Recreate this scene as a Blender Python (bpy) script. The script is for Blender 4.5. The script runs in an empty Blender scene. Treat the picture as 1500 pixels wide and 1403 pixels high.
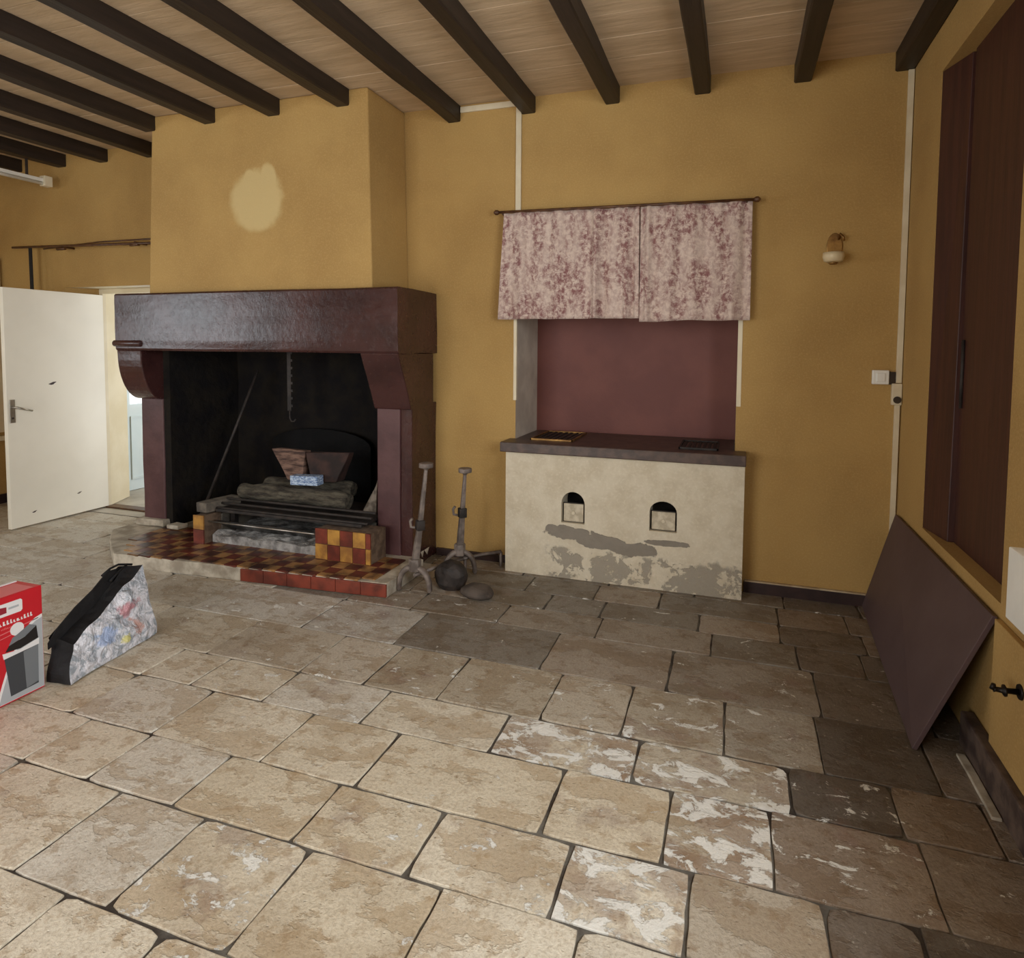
import bpy, bmesh, math, random
from mathutils import Vector, Matrix, noise
random.seed(7)
SC = bpy.context.scene
COL = SC.collection

# ------------------------------------------------------------------ camera
cd = bpy.data.cameras.new('camera'); cam = bpy.data.objects.new('camera', cd); COL.objects.link(cam)
yaw, pit, rol, FPX, PY, PX = 0.32477, -0.05768, 0.00784, 934.43, 562.4, 764.0
fw = Vector((-math.sin(yaw)*math.cos(pit), math.cos(yaw)*math.cos(pit), math.sin(pit)))
rt = Vector((math.cos(yaw), math.sin(yaw), 0)); up = rt.cross(fw)
r2 = rt*math.cos(rol)+up*math.sin(rol); u2 = -rt*math.sin(rol)+up*math.cos(rol)
m = Matrix((r2, u2, -fw)).transposed().to_4x4(); m.translation = Vector((-0.934, -4.3124, 1.57))
cam.matrix_world = m
cd.sensor_fit = 'HORIZONTAL'; cd.sensor_width = 36; cd.lens = FPX*36/1500
cd.shift_x = (750-PX)/1500; cd.shift_y = (PY-701.5)/1500; cd.clip_start = 0.05
SC.camera = cam

# ------------------------------------------------------------------ world, lights, exposure
w = bpy.data.worlds.new('daylight'); SC.world = w; w.use_nodes = True
w.node_tree.nodes['Background'].inputs[0].default_value = (0.75, 0.87, 1.0, 1)
w.node_tree.nodes['Background'].inputs[1].default_value = 1.0
SC.view_settings.view_transform = 'Standard'; SC.view_settings.look = 'None'
SC.view_settings.exposure = 0.0; SC.view_settings.gamma = 1.0; SC.view_settings.use_curve_mapping = False

def area(name, loc, direction, sx, sy, power, color):
    l = bpy.data.lights.new(name, 'AREA'); l.shape = 'RECTANGLE'; l.size = sx; l.size_y = sy
    l.energy = power; l.color = color
    o = bpy.data.objects.new(name, l); COL.objects.link(o); o.location = loc
    o.rotation_euler = Vector(direction).to_track_quat('-Z', 'Y').to_euler()
    return o
# daylight entering through the openings of the room
area('daylight_left_window', (-7.98, -3.75, 1.75), (1, 0, -0.10), 2.3, 1.5, 68, (0.88, 0.95, 1.0))
area('front_window_fill', (-3.7, -6.78, 1.5), (0, 1, -0.12), 2.2, 2.2, 110, (1.0, 0.97, 0.92))  # unseen window behind the camera, added for fill light
area('daylight_right_window', (0.47, -3.55, 1.80), (-1, 0.12, -0.12), 2.2, 1.7, 120, (0.97, 0.99, 1.0))
area('daylight_passage_window', (-5.02, 1.75, 1.35), (-1, -0.1, -0.05), 1.5, 1.9, 34, (0.97, 0.99, 1.0))

# ------------------------------------------------------------------ materials
class NT:
    def __init__(s, name):
        s.m = bpy.data.materials.new(name); s.m.use_nodes = True
        s.t = s.m.node_tree; s.n = s.t.nodes; s.l = s.t.links
        s.b = s.n['Principled BSDF']; s._c = None
    def node(s, typ, **kw):
        n = s.n.new(typ)
        for k, v in kw.items(): setattr(n, k, v)
        return n
    def link(s, a, b): s.l.new(a, b)
    def coord(s):
        if not s._c: s._c = s.node('ShaderNodeTexCoord').outputs['Object']
        return s._c
    def mapping(s, scale=(1, 1, 1), loc=(0, 0, 0), rot=(0, 0, 0)):
        n = s.node('ShaderNodeMapping'); n.inputs['Scale'].default_value = scale
        n.inputs['Location'].default_value = loc; n.inputs['Rotation'].default_value = rot
        s.link(s.coord(), n.inputs['Vector']); return n.outputs[0]
    def noise(s, scale, detail=4, rough=0.55, vec=None, dist=0.0):
        n = s.node('ShaderNodeTexNoise'); n.inputs['Scale'].default_value = scale
        n.inputs['Detail'].default_value = detail; n.inputs['Roughness'].default_value = rough
        n.inputs['Distortion'].default_value = dist
        s.link(vec or s.coord(), n.inputs['Vector']); return n.outputs['Fac']
    def voro(s, scale, vec=None, feature='F1'):
        n = s.node('ShaderNodeTexVoronoi', feature=feature); n.inputs['Scale'].default_value = scale
        s.link(vec or s.coord(), n.inputs['Vector']); return n.outputs['Distance']
    def ramp(s, fac, a, b):                 # smooth step a..b
        n = s.node('ShaderNodeMapRange'); n.interpolation_type = 'SMOOTHSTEP'
        n.inputs['From Min'].default_value = a; n.inputs['From Max'].default_value = b
        s.link(fac, n.inputs['Value']); return n.outputs[0]
    def math(s, op, a, b=None, clamp=False):
        n = s.node('ShaderNodeMath', operation=op); n.use_clamp = clamp
        for i, v in enumerate((a, b)):
            if v is None: continue
            if isinstance(v, (int, float)): n.inputs[i].default_value = v
            else: s.link(v, n.inputs[i])
        return n.outputs[0]
    def mix(s, fac, a, b, blend='MIX'):
        n = s.node('ShaderNodeMix', data_type='RGBA', blend_type=blend)
        for i, v in ((0, fac), (6, a), (7, b)):
            if isinstance(v, (int, float)): n.inputs[i].default_value = v
            elif isinstance(v, tuple): n.inputs[i].default_value = v if len(v) == 4 else (*v, 1)
            else: s.link(v, n.inputs[i])
        return n.outputs[2]
    def color(s, c):
        if isinstance(c, tuple): s.b.inputs['Base Color'].default_value = (*c[:3], 1)
        else: s.link(c, s.b.inputs['Base Color'])
    def rough(s, v):
        if isinstance(v, (int, float)): s.b.inputs['Roughness'].default_value = v
        else: s.link(v, s.b.inputs['Roughness'])
    def bump(s, h, strength=0.3, dist=0.01):
        n = s.node('ShaderNodeBump'); n.inputs['Strength'].default_value = strength
        n.inputs['Distance'].default_value = dist; s.link(h, n.inputs['Height'])
        s.link(n.outputs[0], s.b.inputs['Normal'])
    def xyz(s):
        n = s.node('ShaderNodeSeparateXYZ'); s.link(s.coord(), n.inputs[0]); return n.outputs
    def blob(s, cx, cz, rx, rz, ax=0, az=2):  # 0 at the centre, 1 at the rim of an ellipse
        p = s.xyz()
        a = s.math('DIVIDE', s.math('SUBTRACT', p[ax], cx), rx); b = s.math('DIVIDE', s.math('SUBTRACT', p[az], cz), rz)
        return s.math('SQRT', s.math('ADD', s.math('MULTIPLY', a, a), s.math('MULTIPLY', b, b)))

def S(r, g, b):      # sRGB 0-255 -> linear
    f = lambda c: (c/255/12.92) if c/255 <= 0.04045 else ((c/255+0.055)/1.055)**2.4
    return (f(r), f(g), f(b))

def plain(name, c1, c2=None, scale=6, rough=0.6, bs=0.15, bscale=40, metal=0.0, bd=0.004, stretch=(1, 1, 1), spec=None):
    k = NT(name); v = k.mapping(scale=stretch)
    c2 = c2 or tuple(x*0.75 for x in c1)
    k.color(k.mix(k.ramp(k.noise(scale, 5, vec=v), 0.35, 0.65), c1, c2)); k.rough(rough)
    k.b.inputs['Metallic'].default_value = metal
    if spec is not None: k.b.inputs['Specular IOR Level'].default_value = spec
    if bs: k.bump(k.noise(bscale, 4, vec=v), bs, bd)
    return k.m

def ochre(name, patch=False):
    k = NT(name)
    c = k.mix(k.ramp(k.noise(1.3, 4), 0.35, 0.7), S(184, 150, 90), S(168, 134, 78))
    c = k.mix(k.math('MULTIPLY', k.ramp(k.noise(95, 3), 0.45, 0.7), 0.35), c, S(200, 168, 110))
    if patch:
        d = k.blob(-4.24, 2.61, 0.235, 0.225); d2 = k.blob(-4.30, 2.72, 0.07, 0.12); d3 = k.blob(-4.14, 2.74, 0.08, 0.13)
        d = k.math('MINIMUM', d, k.math('MINIMUM', d2, d3))
        d = k.math('ADD', d, k.math('MULTIPLY', k.noise(9, 3), 0.35))
        c = k.mix(k.math('SUBTRACT', 1.0, k.ramp(d, 0.98, 1.28)), c, S(204, 180, 126))
    k.color(c); k.rough(0.82)
    h = k.math('ADD', k.noise(55, 6, 0.7), k.math('MULTIPLY', k.noise(4, 2), 1.2))
    k.bump(h, 0.55, 0.006); return k.m

M = {}
M['ochre'] = ochre('ochre_plaster')
M['hood'] = ochre('ochre_hood_plaster', True)
M['cream_paint'] = plain('cream_gloss_paint', S(232, 222, 196), S(222, 210, 180), 3, 0.5, 0.1)
M['white_door'] = plain('white_door_paint', S(244, 240, 226), S(238, 234, 220), 2, 0.42, 0.08, 12)
M['white_pvc'] = plain('white_plastic', S(226, 216, 190), S(212, 198, 168), 4, 0.5, 0.05)
M['grey_plaster'] = plain('grey_plaster', S(206, 196, 180), S(186, 174, 160), 5, 0.85, 0.4, 40)
M['niche'] = plain('maroon_niche_paint', S(124, 74, 66), S(114, 66, 60), 3, 0.6, 0.25, 70)
M['skirting'] = plain('dark_skirting_paint', S(58, 40, 38), S(44, 30, 30), 8, 0.5, 0.2)
M['edge'] = plain('pale_tile_edge', S(196, 180, 150), S(170, 150, 120), 12, 0.6, 0.2)
M['black'] = plain('soot', (0.012, 0.011, 0.012), (0.02, 0.017, 0.014), 5, 0.9, 0.6, 18, bd=0.02, spec=0.08)
M['iron'] = plain('forged_iron', S(134, 122, 114), S(92, 82, 76), 14, 0.55, 0.5, 60, metal=0.1)
M['rust_iron'] = plain('burnt_iron', S(52, 44, 40), S(30, 25, 23), 14, 0.65, 0.5, 60, metal=0.0)
M['steel'] = plain('brushed_handle_metal', S(190, 186, 178), None, 10, 0.3, 0.05, metal=0.9)
M['brass'] = plain('tarnished_brass', S(170, 132, 76), S(120, 88, 50), 20, 0.4, 0.2, metal=0.7)
M['rod'] = plain('dark_curtain_rod_wood', S(98, 64, 36), S(70, 42, 24), 16, 0.4, 0.2)
M['ash'] = plain('wood_ash', S(176, 174, 172), S(110, 108, 106), 12, 0.95, 0.8, 40, bd=0.02)
M['concrete'] = plain('sooty_concrete', S(120, 112, 100), S(80, 74, 68), 10, 0.9, 0.6, 40)
M['limestone'] = plain('whitened_hearth_stone', S(196, 188, 172), S(150, 140, 124), 9, 0.8, 0.6, 30)
M['red_tile'] = plain('red_clay_tile', S(128, 58, 42), S(92, 42, 32), 9, 0.35, 0.2, 50)
M['ochre_tile'] = plain('ochre_clay_tile', S(190, 142, 66), S(140, 96, 50), 9, 0.35, 0.2, 50)
M['grout'] = plain('dirty_grout', S(120, 100, 82), S(90, 72, 58), 20, 0.9, 0.3)
M['mortar'] = plain('dark_floor_mortar', S(112, 108, 100), S(62, 54, 48), 6, 0.95, 0.6, 60, bd=0.01)
M['charcoal'] = plain('charcoal_fabric', S(24, 24, 28), S(14, 14, 18), 30, 0.75, 0.4, 90)
M['glass_white'] = plain('milky_glass', S(232, 214, 176), None, 4, 0.3, 0)
M['plug_dark'] = plain('dark_socket_plastic', S(60, 48, 36), None, 4, 0.5, 0)
M['packet'] = plain('blue_white_packet', S(196, 214, 232), S(80, 110, 160), 60, 0.5, 0, stretch=(1, 1, 2.5))
M['paper'] = plain('torn_paper', S(140, 130, 118), S(90, 80, 70), 20, 0.8, 0)
M['handle_iron'] = plain('black_latch_iron', S(40, 34, 30), None, 10, 0.45, 0.2, metal=0.6)
M['enamel'] = plain('white_enamel', S(240, 240, 234), S(228, 228, 222), 3, 0.35, 0)
M['passage_floor'] = plain('pale_passage_floor', S(190, 184, 172), S(160, 152, 140), 3, 0.5, 0.2)
M['pale_blue'] = plain('pale_blue_paint', S(214, 226, 228), S(206, 220, 222), 3, 0.45, 0.05)

def mk_maroon():
    k = NT('maroon_gloss_stone_paint')
    c = k.mix(k.ramp(k.noise(3.5, 5), 0.35, 0.65), S(70, 42, 40), S(54, 31, 30))
    chip = k.ramp(k.noise(16, 3), 0.76, 0.79)
    k.color(k.mix(chip, c, S(150, 120, 90)))
    k.rough(k.math('ADD', 0.14, k.math('MULTIPLY', k.noise(25, 3), 0.22)))
    h = k.math('ADD', k.math('MULTIPLY', k.noise(26, 5, 0.65), 1.0), k.math('MULTIPLY', k.noise(5, 2), 1.5))
    h = k.math('ADD', h, k.math('MULTIPLY', k.noise(75, 4, 0.7), 0.35)); k.bump(h, 0.32, 0.006); k.b.inputs['Specular IOR Level'].default_value = 0.5
    return k.m
M['maroon'] = mk_maroon()
M['jamb_paint'] = plain('mauve_brown_jamb_paint', S(92, 62, 63), S(76, 48, 50), 5, 0.45, 0.35, 40)
M['board'] = plain('brown_board_paint', S(90, 72, 73), S(80, 62, 63), 2.5, 0.55, 0.15, 30)

def mk_beam():
    k = NT('dark_stained_beam'); v = k.mapping(scale=(8, 0.6, 8))
    k.color(k.mix(k.ramp(k.noise(3, 5, vec=v), 0.3, 0.7), S(44, 33, 27), S(30, 22, 18)))
    k.rough(0.5); k.bump(k.noise(6, 5, vec=v), 0.5, 0.006); return k.m
M['beam'] = mk_beam()

def mk_shutter():
    k = NT('dark_red_brown_wood'); v = k.mapping(scale=(10, 10, 0.7))
    k.color(k.mix(k.ramp(k.noise(3, 5, vec=v), 0.3, 0.7), S(74, 40, 32), S(58, 30, 26)))
    k.rough(0.5); k.bump(k.noise(6, 5, vec=v), 0.35, 0.003); return k.m
M['shutter'] = mk_shutter()

def mk_ceiling():
    k = NT('limewashed_boards'); v = k.mapping(scale=(0.8, 5, 5))
    c = k.mix(k.ramp(k.noise(3, 6, vec=v), 0.3, 0.7), S(208, 184, 152), S(190, 166, 134))
    k.color(c); k.rough(0.85); k.bump(k.noise(7, 5, vec=v), 0.5, 0.008); return k.m
M['ceiling'] = mk_ceiling()

def mk_stove():
    k = NT('flaking_limewash')
    n = k.noise(9, 6, 0.6); p = k.xyz()
    big = k.noise(5.5, 4)
    c = k.mix(k.ramp(n, 0.35, 0.7), S(214, 204, 182), S(200, 188, 164))
    c = k.mix(k.math('MULTIPLY', k.ramp(k.noise(60, 3), 0.5, 0.7), 0.3), c, S(230, 222, 204))
    # long flake under the fire holes
    d1 = k.blob(-1.98, 0.315, 0.15, 0.05); d2 = k.blob(-1.76, 0.275, 0.20, 0.05); d3 = k.blob(-1.55, 0.245, 0.17, 0.045)
    d4 = k.blob(-1.32, 0.31, 0.12, 0.022); d5 = k.blob(-2.10, 0.335, 0.05, 0.03)
    d = k.math('MINIMUM', k.math('MINIMUM', d1, d2), k.math('MINIMUM', d3, k.math('MINIMUM', d4, d5)))
    m1 = k.math('SUBTRACT', 1.0, k.ramp(k.math('ADD', d, k.math('ADD', k.math('MULTIPLY', big, 1.5), k.math('MULTIPLY', n, 1.2))), 2.26, 2.34))
    # low patchy damp band
    band = k.math('MULTIPLY', k.ramp(p[0], -2.18, -2.08), k.math('SUBTRACT', 1.0, k.ramp(k.math('ADD', p[2], k.math('MULTIPLY', n, 0.16)), 0.26, 0.29)))
    m2 = k.math('MULTIPLY', band, k.ramp(k.noise(8, 7, 0.68, dist=0.3), 0.47, 0.52))
    mask = k.math('MAXIMUM', m1, k.math('MULTIPLY', m2, 0.75))
    k.color(k.mix(mask, c, k.mix(n, S(122, 114, 102), S(150, 142, 130))))
    k.rough(0.85)
    h = k.math('SUBTRACT', k.math('ADD', k.noise(45, 6, 0.7), k.math('MULTIPLY', k.noise(6, 3), 1.5)), k.math('MULTIPLY', mask, 1.4))
    k.bump(h, 0.6, 0.006); return k.m
M['stove'] = mk_stove()
M['slab'] = plain('dark_brown_tile_slab', S(88, 70, 62), S(66, 52, 48), 14, 0.4, 0.4, 40)

def mk_toile():
    k = NT('printed_curtain_cotton')
    v = k.mapping(scale=(1.2, 0.3, 1.0))
    a = k.ramp(k.noise(30, 6, 0.75, vec=v, dist=0.3), 0.38, 0.60)
    b = k.ramp(k.noise(6, 3, vec=k.mapping(scale=(2.2, 0.3, .7))), 0.36, 0.60)
    l = k.ramp(k.noise(60, 2, vec=k.mapping(scale=(0.35, 0.2, 1.6))), 0.50, 0.62)
    f = k.math('MULTIPLY', a, k.math('ADD', 0.35, k.math('MULTIPLY', b, 0.65)))
    f = k.math('MAXIMUM', f, k.math('MULTIPLY', k.math('MULTIPLY', l, b), 0.6))
    k.color(k.mix(f, S(214, 196, 184), S(134, 90, 90)))
    k.rough(0.9); k.bump(k.noise(220, 2), 0.15, 0.001); return k.m
M['toile'] = mk_toile()

def mk_stone():
    k = NT('worn_limestone_flags')
    a = k.node('ShaderNodeAttribute', attribute_name='tint').outputs
    lime = k.node('ShaderNodeAttribute', attribute_name='lime').outputs['Fac']
    fine = k.noise(85, 5, 0.75); mid = k.noise(13, 7, 0.68); low = k.noise(2.2, 4, 0.6)
    spall = k.ramp(k.noise(3.4, 7, 0.66, vec=k.mapping(scale=(1, 1.7, 1))), 0.515, 0.54)
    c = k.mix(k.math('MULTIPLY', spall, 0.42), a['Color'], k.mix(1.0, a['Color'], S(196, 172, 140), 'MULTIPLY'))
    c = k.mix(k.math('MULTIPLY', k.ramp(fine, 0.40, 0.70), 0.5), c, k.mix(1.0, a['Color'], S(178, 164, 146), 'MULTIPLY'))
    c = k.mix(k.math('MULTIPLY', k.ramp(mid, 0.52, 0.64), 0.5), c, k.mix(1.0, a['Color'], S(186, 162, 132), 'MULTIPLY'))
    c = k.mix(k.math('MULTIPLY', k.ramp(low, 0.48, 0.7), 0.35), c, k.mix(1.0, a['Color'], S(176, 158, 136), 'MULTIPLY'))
    c = k.mix(k.math('MULTIPLY', k.ramp(k.noise(21, 8, 0.75), 0.60, 0.66), 0.35), c, S(236, 230, 214))
    pits = k.ramp(k.voro(24, vec=k.mapping(scale=(1, 1.6, 1))), 0.13, 0.04)
    c = k.mix(k.math('MULTIPLY', pits, k.math('MULTIPLY', k.ramp(mid, 0.45, 0.6), 0.5)), c, S(96, 76, 56))
    # flaky white limewash remains
    ln = k.noise(8.0, 9, 0.72, dist=0.5, vec=k.mapping(scale=(1, 1.5, 1)))
    lm = k.ramp(k.math('ADD', ln, k.math('MULTIPLY', lime, 0.145)), 0.645, 0.675)
    red = k.ramp(k.math('ADD', k.noise(5, 5, 0.6), k.math('MULTIPLY', lime, 0.22)), 0.62, 0.74)
    c = k.mix(k.math('MULTIPLY', red, 0.35), c, S(124, 92, 84))
    c = k.mix(k.math('MULTIPLY', lm, 0.9), c, S(240, 240, 234))
    k.color(c)
    k.rough(k.math('ADD', 0.33, k.math('ADD', k.math('MULTIPLY', mid, 0.30), k.math('MULTIPLY', lm, 0.35))))
    h = k.math('ADD', k.math('MULTIPLY', fine, 0.5), k.math('MULTIPLY', mid, 1.3))
    h = k.math('SUBTRACT', k.math('ADD', h, k.math('MULTIPLY', low, 2.0)), k.math('ADD', k.math('MULTIPLY', pits, 0.4), k.math('MULTIPLY', spall, 0.35)))
    h = k.math('ADD', h, k.math('MULTIPLY', lm, 0.3))
    k.bump(h, 0.75, 0.009); return k.m
M['stone'] = mk_stone()

def mk_box():
    k = NT('red_carton_print')
    k.color(k.mix(k.noise(3, 2), S(206, 32, 46), S(196, 26, 40))); k.rough(0.35); return k.m
M['carton_red'] = mk_box()
def flat(name, c, rough=0.4): 
    k = NT(name); k.color(c); k.rough(rough); return k.m
M['p_white'] = flat('printed_white', S(236, 236, 238)); M['p_grey'] = flat('printed_pale_grey', S(178, 184, 190))
M['p_dark'] = flat('printed_dark_grey', S(66, 70, 76)); M['p_mid'] = flat('printed_mid_grey', S(120, 126, 132))
M['p_black'] = flat('printed_black', S(28, 26, 28)); M['p_pink'] = flat('printed_rose', S(224, 120, 124)); M['p_red'] = flat('printed_red_mark', S(150, 40, 56))
def mk_bag():
    k = NT('crinkled_clear_bag_print'); v = k.mapping(scale=(1, 1, 1))
    n = k.noise(7, 4, 0.6, dist=0.8)
    c = k.mix(k.ramp(k.noise(16, 5, 0.7, dist=1.0), 0.42, 0.62), S(236, 238, 248), S(168, 178, 190))
    c = k.mix(k.math('MULTIPLY', k.math('SUBTRACT', 1.0, k.ramp(k.math('ADD', k.blob(-1.88, 0.20, 0.10, 0.05, 1, 2), k.math('MULTIPLY', k.noise(17, 5, 0.7), 2.0)), 1.35, 1.75)), 0.75), c, S(200, 120, 130))
    c = k.mix(k.math('MULTIPLY', k.math('SUBTRACT', 1.0, k.ramp(k.math('ADD', k.blob(-2.03, 0.12, 0.09, 0.07, 1, 2), k.math('MULTIPLY', k.noise(17, 5, 0.7), 2.0)), 1.35, 1.75)), 0.75), c, S(150, 178, 226))
    c = k.mix(k.math('MULTIPLY', k.math('SUBTRACT', 1.0, k.ramp(k.math('ADD', k.blob(-1.86, 0.10, 0.05, 0.06, 1, 2), k.math('MULTIPLY', k.noise(17, 5, 0.7), 2.0)), 1.35, 1.75)), 0.75), c, S(214, 156, 140))
    c = k.mix(k.math('MULTIPLY', k.math('SUBTRACT', 1.0, k.ramp(k.math('ADD', k.blob(-1.95, 0.07, 0.04, 0.03, 1, 2), k.math('MULTIPLY', k.noise(17, 5, 0.7), 2.0)), 1.35, 1.75)), 0.75), c, S(226, 220, 110))
    k.color(c); k.rough(0.18); k.bump(k.noise(13, 4, 0.6, dist=1.5), 1.0, 0.03); return k.m
M['bag_print'] = mk_bag()
def mk_clear():
    k = NT('clear_plastic_film'); k.color((0.85, 0.9, 0.92)); k.rough(0.12)
    k.b.inputs['Transmission Weight'].default_value = 0.75; k.b.inputs['IOR'].default_value = 1.1
    k.bump(k.noise(13, 4, 0.6, dist=1.5), 1.0, 0.03); return k.m

def mk_log():
    k = NT('grey_fire_log_bark'); v = k.mapping(scale=(0.7, 4, 4))
    k.color(k.mix(k.ramp(k.noise(8, 6, 0.7, vec=v), 0.35, 0.65), S(104, 98, 84), S(46, 40, 34))); k.rough(0.9)
    k.bump(k.noise(10, 6, 0.7, vec=v), 1.0, 0.02); return k.m
M['log'] = mk_log()
M['split_wood'] = plain('split_wood', S(128, 100, 86), S(62, 42, 36), 9, 0.8, 0.4, 30, stretch=(1, 1, 5))
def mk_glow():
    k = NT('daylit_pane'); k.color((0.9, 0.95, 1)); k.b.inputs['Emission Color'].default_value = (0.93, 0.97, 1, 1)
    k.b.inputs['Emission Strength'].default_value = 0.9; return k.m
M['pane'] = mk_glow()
def mk_winglass():
    k = NT('window_glass'); k.color((1, 1, 1)); k.rough(0.0); k.b.inputs['Transmission Weight'].default_value = 1.0
    k.b.inputs['IOR'].default_value = 1.01; return k.m
M['glass'] = mk_winglass()

# ------------------------------------------------------------------ mesh helpers
def bm_new(): return bmesh.new()
def box(bm, x0, x1, y0, y1, z0, z1, mi=0):
    vs = [bm.verts.new((x, y, z)) for z in (z0, z1) for x, y in ((x0, y0), (x1, y0), (x1, y1), (x0, y1))]
    for f in ((3, 2, 1, 0), (4, 5, 6, 7), (0, 1, 5, 4), (1, 2, 6, 5), (2, 3, 7, 6), (3, 0, 4, 7)):
        bm.faces.new([vs[i] for i in f]).material_index = mi
    return vs
def hexa(bm, bot, top, mi=0):               # prism between two equal loops
    a = [bm.verts.new(p) for p in bot]; b = [bm.verts.new(p) for p in top]; n = len(a)
    fs = [bm.faces.new(a[::-1]), bm.faces.new(b)]
    for i in range(n): fs.append(bm.faces.new((a[i], a[(i+1) % n], b[(i+1) % n], b[i])))
    for f in fs: f.material_index = mi
    return a+b
def prism(bm, pts2, axis, a, b, mi=0):      # 2D outline extruded along an axis
    def P(u, v, t): return {'x': (t, u, v), 'y': (u, t, v), 'z': (u, v, t)}[axis]
    return hexa(bm, [P(u, v, a) for u, v in pts2], [P(u, v, b) for u, v in pts2], mi)
def tube(bm, path, radii, seg=10, mi=0, caps=True, flat=None):
    path = [Vector(p) for p in path]
    if isinstance(radii, (int, float)): radii = [radii]*len(path)
    rings = []; prev = None
    for i, p in enumerate(path):
        t = (path[min(i+1, len(path)-1)]-path[max(i-1, 0)]).normalized()
        if prev is None:
            ref = Vector((0, 0, 1)) if abs(t.z) < 0.9 else Vector((1, 0, 0)); n = t.cross(ref).normalized()
        else: n = (prev-t*prev.dot(t)).normalized()
        prev = n; b = t.cross(n)
        s = flat or (1, 1)
        rings.append([bm.verts.new(p+(n*math.cos(a)*s[0]+b*math.sin(a)*s[1])*radii[i]) for a in [2*math.pi*j/seg for j in range(seg)]])
    for r0, r1 in zip(rings, rings[1:]):
        for j in range(seg):
            f = bm.faces.new((r0[j], r0[(j+1) % seg], r1[(j+1) % seg], r1[j])); f.smooth = True; f.material_index = mi
    if caps:
        for r in (rings[0][::-1], rings[-1]):
            f = bm.faces.new(r); f.material_index = mi
def squaretube(bm, a, b, w0, w1, mi=0):
    tube(bm, [a, b], [w0, w1], 4, mi)
def build(name, bm, mats, parent=None, bevel=0.0, seg=2, jitter=0.0, subdiv=0):
    if subdiv: bmesh.ops.subdivide_edges(bm, edges=bm.edges[:], cuts=subdiv, use_grid_fill=True)
    if jitter:
        for v in bm.verts:
            v.co += noise.noise_vector(v.co*4.0)*jitter+noise.noise_vector(v.co*17.0)*jitter*0.35
    bmesh.ops.recalc_face_normals(bm, faces=bm.faces[:])
    if bevel: 
        es = [e for e in bm.edges if len(e.link_faces) == 2 and e.calc_face_angle(0) > 0.5]
        bmesh.ops.bevel(bm, geom=es, offset=bevel, segments=seg, profile=0.5, affect='EDGES', clamp_overlap=True)
    me = bpy.data.meshes.new(name); bm.to_mesh(me); bm.free()
    if not isinstance(mats, (list, tuple)): mats = [mats]
    for m_ in mats: me.materials.append(m_)
    o = bpy.data.objects.new(name, me); COL.objects.link(o)
    if parent is not None: child(o, parent)
    return o
def child(o, parent):
    loc = Vector((0, 0, 0)); p = parent
    o.parent = parent
    while p is not None and p.type == 'EMPTY': loc = loc+Vector(p.location); p = p.parent
    if parent.type == 'EMPTY': o.matrix_parent_inverse = Matrix.Translation(-loc)
    return o
def thing(name, loc, label, cat, group=None):
    o = bpy.data.objects.new(name, None); COL.objects.link(o); o.location = loc; o.empty_display_size = 0.1
    return tag(o, label, cat, group)
def tag(o, label, cat, group=None):
    o['label'] = label; o['category'] = cat
    if group: o['group'] = group
    return o
def struct(o): o['kind'] = 'structure'; return o

# ------------------------------------------------------------------ ROOM SHELL
XL, YF, H = -7.75, -6.5, 3.30
def quadbox(name, b, mat, **kw):
    bm = bm_new(); box(bm, *b); return build(name, bm, mat, **kw)

# back wall with doorway, firebox recess and niche
WT = 0.57
bm = bm_new()
cols = [(-8.3, -6.88, []), (-6.88, -5.75, [(0, 2.09)]), (-5.75, -5.25, []), (-5.25, -3.36, [(0, 1.75)]), (-3.36, -2.43, []),
        (-2.43, -0.93, [(0.845, 1.95)]), (-0.93, 0.45, [])]
for x0, x1, holes in cols:
    z = -0.05
    for a, b in holes:
        if a > z+0.051: box(bm, x0, x1, 0, WT, z, a)
        z = b
    box(bm, x0, x1, 0, WT, z, H+0.05)
wb = build('wall_back', bm, [M['ochre'], M['grey_plaster'], M['black'], M['cream_paint']])
for f in wb.data.polygons:
    c = f.center; n = f.normal
    if abs(n.x) > 0.9 and (abs(c.x+2.43) < .02 or abs(c.x+0.93) < .02) and c.y > 0.01: f.material_index = 1
    if abs(n.x) > 0.9 and (abs(c.x+5.25) < .02 or abs(c.x+3.36) < .02): f.material_index = 2
    if n.z < -0.9 and -6.9 < c.x < -5.7: f.material_index = 3
    if n.z < -0.9 and -5.2 < c.x < -3.4: f.material_index = 2
struct(wb)
bm = bm_new(); box(bm, -2.44, -0.92, 0.52, 0.56, 0.80, 1.96); struct(build('wall_niche', bm, M['niche']))
bm = bm_new(); box(bm, -5.26, -3.35, 0.36, 0.56, -0.02, 1.76); struct(build('wall_firebox', bm, M['black'], subdiv=12, jitter=0.02))

# left wall with window opening Y -4.9..-2.6
bm = bm_new(); x0, x1 = XL-0.35, XL
box(bm, x0, x1, -2.6, 0, -0.05, H+.05); box(bm, x0, x1, YF, -4.9, -0.05, H+.05)
box(bm, x0, x1, -4.9, -2.6, -0.05, 1.0); box(bm, x0, x1, -4.9, -2.6, 2.5, H+.05)
struct(build('wall_left', bm, M['ochre']))
# right wall: shallow shutter recess and window opening
bm = bm_new()
YA, YB, ZA, ZB = -1.60, -0.55, 0.652, 2.957
box(bm, 0, 0.45, YB, 0, -0.05, H+.05)
box(bm, 0, 0.45, YA, YB, -0.05, ZA); box(bm, 0, 0.45, YA, YB, ZB, H+.05); box(bm, 0.13, 0.45, YA, YB, ZA, ZB)
box(bm, 0, 0.45, -2.35, YA, -0.05, H+.05)
box(bm, 0, 0.45, -4.8, -2.35, -0.05, 1.0); box(bm, 0, 0.45, -4.8, -2.35, 2.75, H+.05)
box(bm, 0, 0.45, YF, -4.8, -0.05, H+.05)
struct(build('wall_right', bm, M['ochre']))
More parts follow.
